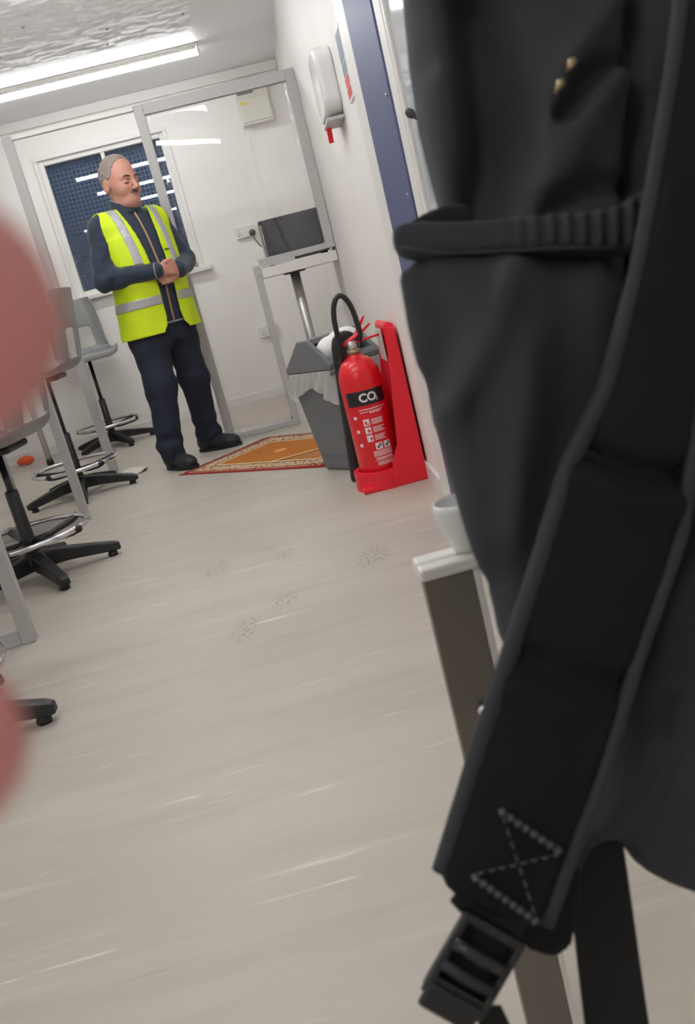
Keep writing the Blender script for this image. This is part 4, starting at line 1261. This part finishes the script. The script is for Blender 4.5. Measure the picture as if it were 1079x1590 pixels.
# high-visibility vest
VZ = [0.74, 0.80, 0.90, 1.0, 1.1, 1.2, 1.3, 1.37, 1.42, 1.455, 1.49]
def vest_surface(X, Y, Z):
    grow = 0.010*np.clip((1.0-Z)/0.25, 0, 1)
    ripple = 0.004*np.sin(X*38+Y*22+2*np.sin(Z*9))*np.clip((1.12-Z)/0.3, 0, 1)
    d = torso(X, Y, Z)-0.02-grow-ripple
    for s_ in (1, -1):
        a = ARM[s_][0]
        d = smin(d, sd_cap(X, Y, Z, (a[0]*0.5, a[1], a[2]+0.012), (a[0]*0.95, a[1], a[2]+0.006), 0.083, 0.079), 0.04)
    return d
def vest_region(X, Y, Z):
    wd = np.interp(Z, [0.77, 0.80, 0.86, 0.95, 1.1, 1.25, 1.36, 1.44, 1.5], [0.085, 0.06, 0.05, 0.05, 0.052, 0.06, 0.074, 0.09, 0.09])
    r = smax(0.765-Z, Z-1.462, 0.005)
    op = np.maximum(np.abs(X)-wd, -(Y-0.0))          # front opening
    r = np.maximum(r, -op)
    nk = np.sqrt(X**2+(Y+0.02)**2)-0.083                # neck hole
    r = np.maximum(r, -np.maximum(nk, 1.30-Z))
    for s_ in (1, -1):
        a, e, w_ = ARM[s_]
        up = sd_cap(X, Y, Z, (a[0]*1.44, a[1], a[2]+0.05), (e[0]*1.04, e[1]-0.005, e[2]+0.06), 0.082, 0.076)
        r = np.maximum(r, -up)
        r = np.maximum(r, -sd_cap(X, Y, Z, e, w_, 0.056, 0.044)-0.004)
    return r
G = Field((-0.31, -0.22, 0.75), (0.31, 0.25, 1.5), 0.0052)
X, Y, Z = G.grid()
vs = vest_surface(X, Y, Z); vr = vest_region(X, Y, Z)
G.d = np.maximum(np.abs(vs)-0.0042, vr).astype(np.float32)
vest = sdf_obj('vest', G.mesh(), 'hi_vis', man)
vest['label'] = 'fluorescent yellow vest worn open'
def vband(reg, name='reflective_band'):
    G.d = np.maximum(np.maximum(np.abs(vs-0.0045)-0.0035, vr+0.004), reg).astype(np.float32)
    return sdf_obj(name, G.mesh(), 'silver_tape', vest)
vband(np.abs(Z-0.945)-0.026+0*X+0*Y)
for s_ in (1, -1):
    ctr = np.interp(Z, [0.97, 1.1, 1.25, 1.4, 1.5], [0.118, 0.118, 0.118, 0.124, 0.13])
    vband(np.maximum(np.abs(X*s_-ctr)-0.024, 1.115-Z)+0*Y)
mk = [(-0.085+0.012*k, front_y(-0.085+0.012*k, 1.20, 0.0272)+0.004, 1.20) for k in range(-2, 3)]
tube('print_mark', mk, 0.0035, 'vest_trim', vest, 6)

# ------------------------------------------------------------------ slim cabinet and cup, right of the floor
cb = empty('slim_cabinet', (0.115, 0.775, 0)); tag(cb, 'slim dark grey cabinet with white capped top, behind the backpack', 'cabinet')
box('carcass', (-0.024, -0.0095, 0.0), (0.026, 0.022, 0.572), 'taupe_panel', cb, 0.002)
box('front_panel', (-0.0265, -0.018, 0.0), (0.020, -0.0105, 0.573), 'taupe_panel', cb, 0.001)
box('side_edging', (0.0205, -0.018, 0.0), (0.027, -0.0105, 0.573), 'white_plastic', cb, 0.001)
box('top_board', (-0.028, -0.021, 0.573), (0.028, -0.001, 0.585), 'white_plastic', cb, 0.003)
box('top_rail', (-0.028, 0.001, 0.573), (0.028, 0.024, 0.585), 'white_plastic', cb, 0.003)
V, Fc = lathe_geo([(0.004, 0), (0.004, 0.006), (0.0075, 0.009), (0.0075, 0.013), (0.005, 0.016)], 16)
mesh_obj('knob', [(v[0]+0.001, -0.0185-v[2], v[1]+0.438) for v in V], Fc, 'chrome', cb, True)
cup = lathe('cup', [(0.0, 0.001), (0.012, 0.0), (0.0135, 0.003), (0.016, 0.012), (0.0215, 0.026), (0.0245, 0.038), (0.025, 0.044), (0.024, 0.048), (0.022, 0.049), (0.0215, 0.046), (0.015, 0.017), (0.010, 0.006), (0.0, 0.005)], 'white_gloss', None, 32)
cup.location = (0.139, 0.779, 0.5853); tag(cup, 'small white plastic cup on top of the slim cabinet', 'cup')

# ------------------------------------------------------------------ backpack hanging close to the camera
# local frame: x right, y away from the camera, z up along the bag; it hangs tilted as the bag is slung
BD = 0.55
MB = np.array([CR, CF, CU]).T
bag = bpy.data.objects.new('backpack', None); COL.objects.link(bag)
bc = CAM+CF*BD
bag.matrix_world = Matrix([[MB[i][j] for j in range(3)]+[bc[i]] for i in range(3)]+[[0, 0, 0, 1]])
tag(bag, 'black backpack hanging close to the camera with side pocket and padded strap', 'backpack')
def L2(x, y, d=0.0):
    """bag-plane coordinates of an outline point at depth d behind the reference plane"""
    k = (BD+d)/FPX
    return ((x-539.5)*k, (795-y)*k)
def poly_d(X, Z, poly):
    """signed distance to a polygon in the x-z plane"""
    P = np.array(poly); n = len(P)
    d = np.full(np.broadcast(X, Z).shape, 1e9); s_ = np.ones_like(d)
    for i in range(n):
        a, b = P[i], P[i-1]
        ex_, ez_ = b-a; wx, wz = X-a[0], Z-a[1]
        t = np.clip((wx*ex_+wz*ez_)/(ex_*ex_+ez_*ez_+1e-12), 0, 1)
        d = np.minimum(d, (wx-ex_*t)**2+(wz-ez_*t)**2)
        c1 = Z >= a[1]; c2 = Z < b[1]; c3 = ex_*wz > ez_*wx
        al = c1 & c2 & c3; nn = (~c1) & (~c2) & (~c3)
        s_ = np.where(al | nn, -s_, s_)
    return np.sqrt(d)*s_
def smooth_poly(poly, it=2):
    for _ in range(it):
        q = []
        for i in range(len(poly)):
            a, b = poly[i], poly[(i+1) % len(poly)]
            q += [(0.75*a[0]+0.25*b[0], 0.75*a[1]+0.25*b[1]), (0.25*a[0]+0.75*b[0], 0.25*a[1]+0.75*b[1])]
        poly = q
    return poly
def pillow(name, pix, depth, y0, th, rnd, m, parent, res=0.0035, dy=None, wr=0.0, seed=1, smooth=1, puff=0.0, dfun=None):
    """soft solid: outline at a given depth, thickness 2*th about y0, edges rounded by rnd, plus creases"""
    poly = smooth_poly([L2(p[0], p[1], depth) for p in pix], smooth)
    P = np.array(poly)
    pad = 3*res+0.012
    lo = (P[:, 0].min()-pad, y0-th-pad-0.03-puff, P[:, 1].min()-pad); hi = (P[:, 0].max()+pad, y0+th+pad+0.03, P[:, 1].max()+pad)
    F = Field(lo, hi, res)
    X, Y, Z = F.grid()
    d2 = poly_d(X[:, 0, :], Z[0, 0, :][None, :], poly)[:, None, :]
    sh = 0.0 if dy is None else dy(X, Z)
    front = th+puff*np.clip(1-np.exp(d2/0.03), 0, 1)
    yy = Y-y0-sh
    dd = np.where(yy < 0, -yy-front, yy-th)
    if dfun is not None: dd = dd+dfun(X, Z)
    if wr: dd = dd+wr*wob(X, 0*Y, Z, (35, 55, 85), seed)
    a = np.maximum(d2+rnd, 0); b = np.maximum(dd+rnd, 0)
    F.d = (np.sqrt(a*a+b*b)-rnd+np.minimum(np.maximum(d2+rnd, dd+rnd), 0)).astype(np.float32)
    return sdf_obj(name, F.mesh(), m, parent)
def ridge(x, z, pts, w_, h_):
    """crease profile along a polyline in the bag plane"""
    d = 1e9
    for i in range(len(pts)-1):
        a, b = pts[i], pts[i+1]; ex_, ez_ = b[0]-a[0], b[1]-a[1]
        t = np.clip(((x-a[0])*ex_+(z-a[1])*ez_)/(ex_*ex_+ez_*ez_+1e-12), 0, 1)
        d = np.minimum(d, np.sqrt((x-a[0]-ex_*t)**2+(z-a[1]-ez_*t)**2))
    return h_*np.exp(-(d/w_)**2)
def RD(pts, w_, h_, dep=0.0):
    q = [L2(p[0], p[1], dep) for p in pts]
    return lambda X, Z: ridge(X, Z, q, w_, h_)
def SUM(*fs):
    return lambda X, Z: sum(f(X, Z) for f in fs)
# main body (behind everything)
pillow('main_body', [(628, -260), (636, 0), (668, 170), (705, 320), (720, 520), (745, 760), (800, 1010), (860, 1210), (905, 1300), (950, 1300), (985, 1345), (1079, 1402), (1200, 1420), (1430, 1330), (1480, 900), (1480, 200), (1420, -200), (1200, -330), (800, -330)],
       0.05, 0.10, 0.055, 0.05, 'bag_fabric', bag, 0.0045, wr=0.005, seed=21, puff=0.02,
       dfun=SUM(RD([(760, -80), (790, 160), (770, 340)], 0.020, 0.05), RD([(845, 340), (850, 190), (905, 60), (990, -60)], 0.010, -0.012), RD([(1000, -100), (1005, 420)], 0.006, 0.02), RD([(880, 260), (905, 190), (985, 90)], 0.016, -0.016), RD([(985, 60), (920, 100), (890, 150)], 0.007, 0.018), RD([(860, 310), (930, 265), (1000, 255)], 0.008, 0.012), RD([(690, 60), (700, 200), (720, 320)], 0.012, -0.008)))
# back of the lower panel, right of the strap
pillow('lower_panel', [(1040, 560), (1075, 820), (1000, 1020), (985, 1130), (940, 1230), (885, 1330), (840, 1450), (880, 1495), (902, 1380), (930, 1312), (975, 1320), (1010, 1370), (1079, 1404), (1250, 1440), (1300, 900), (1250, 560)],
       0.0, 0.025, 0.016, 0.012, 'bag_fabric', bag, 0.0035, wr=0.006, seed=5, puff=0.01,
       dfun=SUM(RD([(1055, 1100), (1030, 1190), (990, 1270)], 0.006, -0.007), RD([(1000, 1150), (960, 1260), (890, 1420)], 0.010, -0.010), RD([(1075, 820), (1000, 1000), (935, 1200)], 0.007, 0.012)))
# side pocket with gathered rim
pillow('side_pocket', [(616, 372), (644, 540), (668, 609), (690, 679), (716, 776), (744, 873), (772, 933), (788, 1010), (840, 1080), (930, 1080), (960, 640), (985, 385), (820, 398)],
       0.0, 0.02, 0.022, 0.018, 'bag_fabric', bag, 0.0035, wr=0.0045, seed=9, puff=0.022,
       dfun=SUM(RD([(790, 410), (750, 540), (690, 640)], 0.012, -0.012), RD([(660, 430), (690, 520), (680, 600)], 0.012, 0.012), RD([(735, 640), (760, 760), (770, 900)], 0.010, 0.009), RD([(880, 430), (870, 640), (820, 900)], 0.02, 0.014), RD([(810, 560), (800, 700), (790, 830)], 0.012, -0.006)))
pillow('pocket_rim', [(608, 352), (640, 345), (720, 347), (850, 334), (920, 330), (962, 318), (1010, 285), (1012, 378), (980, 394), (860, 390), (740, 397), (650, 402), (614, 390)],
       0.0, 0.004, 0.010, 0.005, 'bag_fabric', bag, 0.0024, smooth=1, puff=0.003,
       dfun=lambda X, Z: 0.0026*np.sin(X*2*PI/0.0098)*np.clip((X-0.085)/0.04, 0.12, 1))
pillow('pocket_lining', [(612, 366), (632, 345), (664, 326), (700, 312), (735, 316), (740, 380), (660, 392)], 0.03, 0.034, 0.004, 0.0035, 'bag_web', bag, 0.0026)
tube('pocket_hem', [(*[L2(x, y)[0]], -0.0105, L2(x, y)[1]) for x, y in ((620, 393), (680, 401), (760, 399), (860, 393), (975, 394))], 0.0012, 'bag_piping', bag, 8)
# pocket interior shadow side
# padded shoulder strap
SP = [(1075, -160), (1040, 120), (1010, 300), (985, 430), (935, 610), (880, 722), (835, 870), (790, 1010), (735, 1180), (698, 1300), (680, 1352), (700, 1382), (770, 1418), (838, 1440), (880, 1330), (930, 1200), (985, 1020), (1052, 830), (1078, 640), (1110, 420), (1150, 100), (1190, -160)]
pillow('shoulder_strap', SP, -0.035, -0.035, 0.009, 0.007, 'bag_dark', bag, 0.003, wr=0.0035, seed=14, puff=0.009,
       dfun=SUM(RD([(870, 725), (960, 770), (1080, 790)], 0.010, -0.007, -0.035), RD([(880, 690), (970, 735), (1080, 745)], 0.008, 0.009, -0.035), RD([(800, 1010), (890, 1050), (975, 1060)], 0.008, 0.006, -0.035), RD([(780, 1060), (880, 1090)], 0.008, -0.004, -0.035)))
def edge_tube(name, pix, r, m, dep, y, par):
    pts = [(L2(x, y_, dep)[0], y, L2(x, y_, dep)[1]) for x, y_ in pix]
    fine = []
    for i in range(len(pts)-1):
        for k in range(5):
            t = k/5; fine.append(tuple(pts[i][j]*(1-t)+pts[i+1][j]*t for j in range(3)))
    fine.append(pts[-1])
    return tube(name, fine, r, m, par, 10)
edge_tube('strap_piping', [(1075, -160), (1040, 120), (1010, 300), (985, 430), (935, 610), (880, 722), (835, 870), (790, 1010), (735, 1180), (698, 1300), (683, 1348)], 0.0055, 'bag_piping', -0.035, -0.040, bag)
edge_tube('strap_piping', [(1078, 640), (1052, 830), (985, 1020), (930, 1200), (880, 1330), (845, 1430)], 0.0042, 'bag_piping', -0.035, -0.041, bag)
# bar-tack box of stitches on the strap end
def stitches(p, q, n, r, lab='stitch_row'):
    V, Fc = [], []
    for k in range(n):
        t0, t1 = k/n, (k+0.62)/n
        a = (p[0]+(q[0]-p[0])*t0, p[1]+(q[1]-p[1])*t0); b = (p[0]+(q[0]-p[0])*t1, p[1]+(q[1]-p[1])*t1)
        A = L2(*a, -0.035); Bq = L2(*b, -0.035); yy = -0.0535
        v, f = tube_geo([(A[0], yy+0.001, A[1]), ((A[0]+Bq[0])/2, yy-0.0012, (A[1]+Bq[1])/2), (Bq[0], yy+0.001, Bq[1])], [r*0.6, r, r*0.6], 6)
        o_ = len(V); V += v; Fc += [tuple(i+o_ for i in ff) for ff in f]
    ob_ = mesh_obj(lab, V, Fc, 'stitch', bag, True); ob_['kind'] = 'stuff'
stitches((768, 1242), (862, 1306), 8, 0.0026)
stitches((728, 1340), (828, 1412), 9, 0.0026)
stitches((735, 1336), (862, 1306), 8, 0.0009)
stitches((772, 1250), (822, 1404), 8, 0.0008)
# webbing through the ladder-lock buckle
pillow('strap_webbing', [(710, 1372), (812, 1420), (800, 1470), (690, 1400)], -0.035, -0.040, 0.0022, 0.002, 'bag_web', bag, 0.0022)
def ribbon(name, pix, wdir, wd, dep, ys, th, m, par):
    V, Fc = [], []
    for i, (x, y_) in enumerate(pix):
        c = L2(x, y_, dep)
        ww = wd[i] if hasattr(wd, '__len__') else wd
        for (sx, sy) in ((-1, -1), (1, -1), (1, 1), (-1, 1)):
            V.append((c[0]+sx*ww*wdir[0], ys[i]+sy*th, c[1]+sx*ww*wdir[1]))
    n = len(pix)
    for i in range(n-1):
        for q in range(4):
            Fc.append((i*4+q, i*4+(q+1) % 4, (i+1)*4+(q+1) % 4, (i+1)*4+q))
    Fc += [(3, 2, 1, 0), tuple(range(4*n-4, 4*n))]
    return mesh_obj(name, V, Fc, m, par)
bk = empty('buckle'); bk.parent = bag
c0 = L2(733, 1487, -0.04); bk.location = (c0[0], -0.047, c0[1]); bk.rotation_euler = (0, math.radians(30), 0); bk.scale = (0.80, 0.9, 0.80)
def bkb(name, lo, hi, m='buckle', bev=0.0018):
    return box(name, lo, hi, m, bk, bev, 3)
hw_, hh_ = 0.0245, 0.031
bkb('frame_bar', (-hw_, -0.004, hh_-0.007), (hw_, 0.004, hh_))
bkb('frame_bar', (-hw_, -0.003, -hh_+0.006), (hw_, 0.004, -hh_+0.012))
bkb('frame_side', (-hw_, -0.0045, -hh_), (-hw_+0.0055, 0.004, hh_))
bkb('frame_side', (hw_-0.0055, -0.0045, -hh_), (hw_, 0.004, hh_))
tube('cross_bar', [(-hw_+0.003, -0.003, 0.008), (0, -0.006, 0.008), (hw_-0.003, -0.003, 0.008)], 0.005, 'buckle', bk, 10)
tube('cross_bar', [(-hw_+0.003, -0.003, -0.009), (0, -0.006, -0.009), (hw_-0.003, -0.003, -0.009)], 0.0042, 'bag_piping', bk, 10)
bkb('tab', (-hw_+0.002, -0.006, -hh_-0.012), (hw_-0.004, 0.0, -hh_+0.008), 'buckle', 0.003)
bkb('buckle_webbing', (-hw_+0.003, 0.0045, -hh_-0.006), (hw_-0.003, 0.007, hh_+0.012), 'bag_web', 0.0005)
ribbon('webbing_tail', [(748, 1540), (775, 1600), (785, 1680), (790, 1800), (780, 1950)], (1, 0), 0.009, -0.02, [-0.035, -0.03, -0.028, -0.03, -0.03], 0.0012, 'bag_web', bag)
ribbon('hanging_strap', [(938, 1300), (940, 1400), (950, 1500), (962, 1600), (972, 1760), (985, 2000)], (1, 0), [0.016, 0.019, 0.0195, 0.02, 0.02, 0.02], 0.0, [0.02, 0.012, 0.008, 0.006, 0.006, 0.01], 0.0016, 'bag_web', bag)
# flap of fabric behind the strap end
pillow('strap_anchor', [(800, 1380), (845, 1300), (900, 1330), (905, 1400), (882, 1494), (800, 1470)], -0.02, -0.018, 0.004, 0.0035, 'bag_dark', bag, 0.003)
# zip pulls
for (x, y_) in ((878, 118), (860, 150)):
    c = L2(x, y_, 0.02)
    p = tube('zip_pull', [(c[0]+0.002, 0.008, c[1]+0.005), (c[0], 0.002, c[1]), (c[0]-0.002, 0.006, c[1]-0.005)], [0.0016, 0.0034, 0.0016], 'brass', bag, 8)
# grab loop at the top, out of the picture
tube('grab_loop', [(L2(940, -330)[0], 0.10, L2(0, -318)[1]), (L2(950, 0)[0], 0.10, L2(0, -400)[1]), (L2(1010, 0)[0], 0.10, L2(0, -420)[1]), (L2(1070, 0)[0], 0.10, L2(0, -400)[1]), (L2(1080, 0)[0], 0.10, L2(0, -318)[1])], 0.006, 'bag_web', bag, 8)

# ------------------------------------------------------------------ the photographer's fingertips
HD = 0.078
hand = bpy.data.objects.new('hand', None); COL.objects.link(hand)
hc = CAM+CF*HD
hand.matrix_world = Matrix([[MB[i][j] for j in range(3)]+[hc[i]] for i in range(3)]+[[0, 0, 0, 1]])
tag(hand, 'out-of-focus pink fingertips of a hand at the left edge', 'hand')
F = Field((-0.215, -0.065, -0.085), (-0.018, 0.03, 0.075), 0.0016)
def fin(tipx, z, r, base):
    F.cap((tipx-r, 0.0, z), (tipx-r-0.022, -0.003, z+(base[2]-z)*0.15), r*0.94, r, 0.0)
    F.cap((tipx-r-0.022, -0.003, z+(base[2]-z)*0.15), (tipx-r-0.048, 0.004, z+(base[2]-z)*0.5), r, r*1.08, 0.006)
    F.cap((tipx-r-0.048, 0.004, z+(base[2]-z)*0.5), base, r*1.08, r*1.15, 0.006)
fin(-0.0248, 0.0170, 0.0125, (-0.125, -0.014, 0.026))
fin(-0.0345, -0.004, 0.0095, (-0.128, -0.014, 0.004))
fin(-0.0280, -0.0210, 0.0092, (-0.126, -0.014, -0.018))
fin(-0.046, -0.041, 0.0082, (-0.122, -0.014, -0.038))
for zz in (0.022, 0.0, -0.02, -0.036):
    F.cap((-0.125, -0.014, zz), (-0.185, -0.03, zz*0.75), 0.0135, 0.015, 0.014)
F.cap((-0.17, -0.026, 0.018), (-0.135, -0.036, 0.05), 0.015, 0.0115, 0.014)
F.cap((-0.135, -0.036, 0.05), (-0.105, -0.042, 0.06), 0.0115, 0.0095, 0.004)
F.cap((-0.18, -0.03, -0.008), (-0.235, -0.04, -0.012), 0.026, 0.026, 0.02)
sdf_obj('palm_and_fingers', F.mesh(), 'hand_skin', hand)
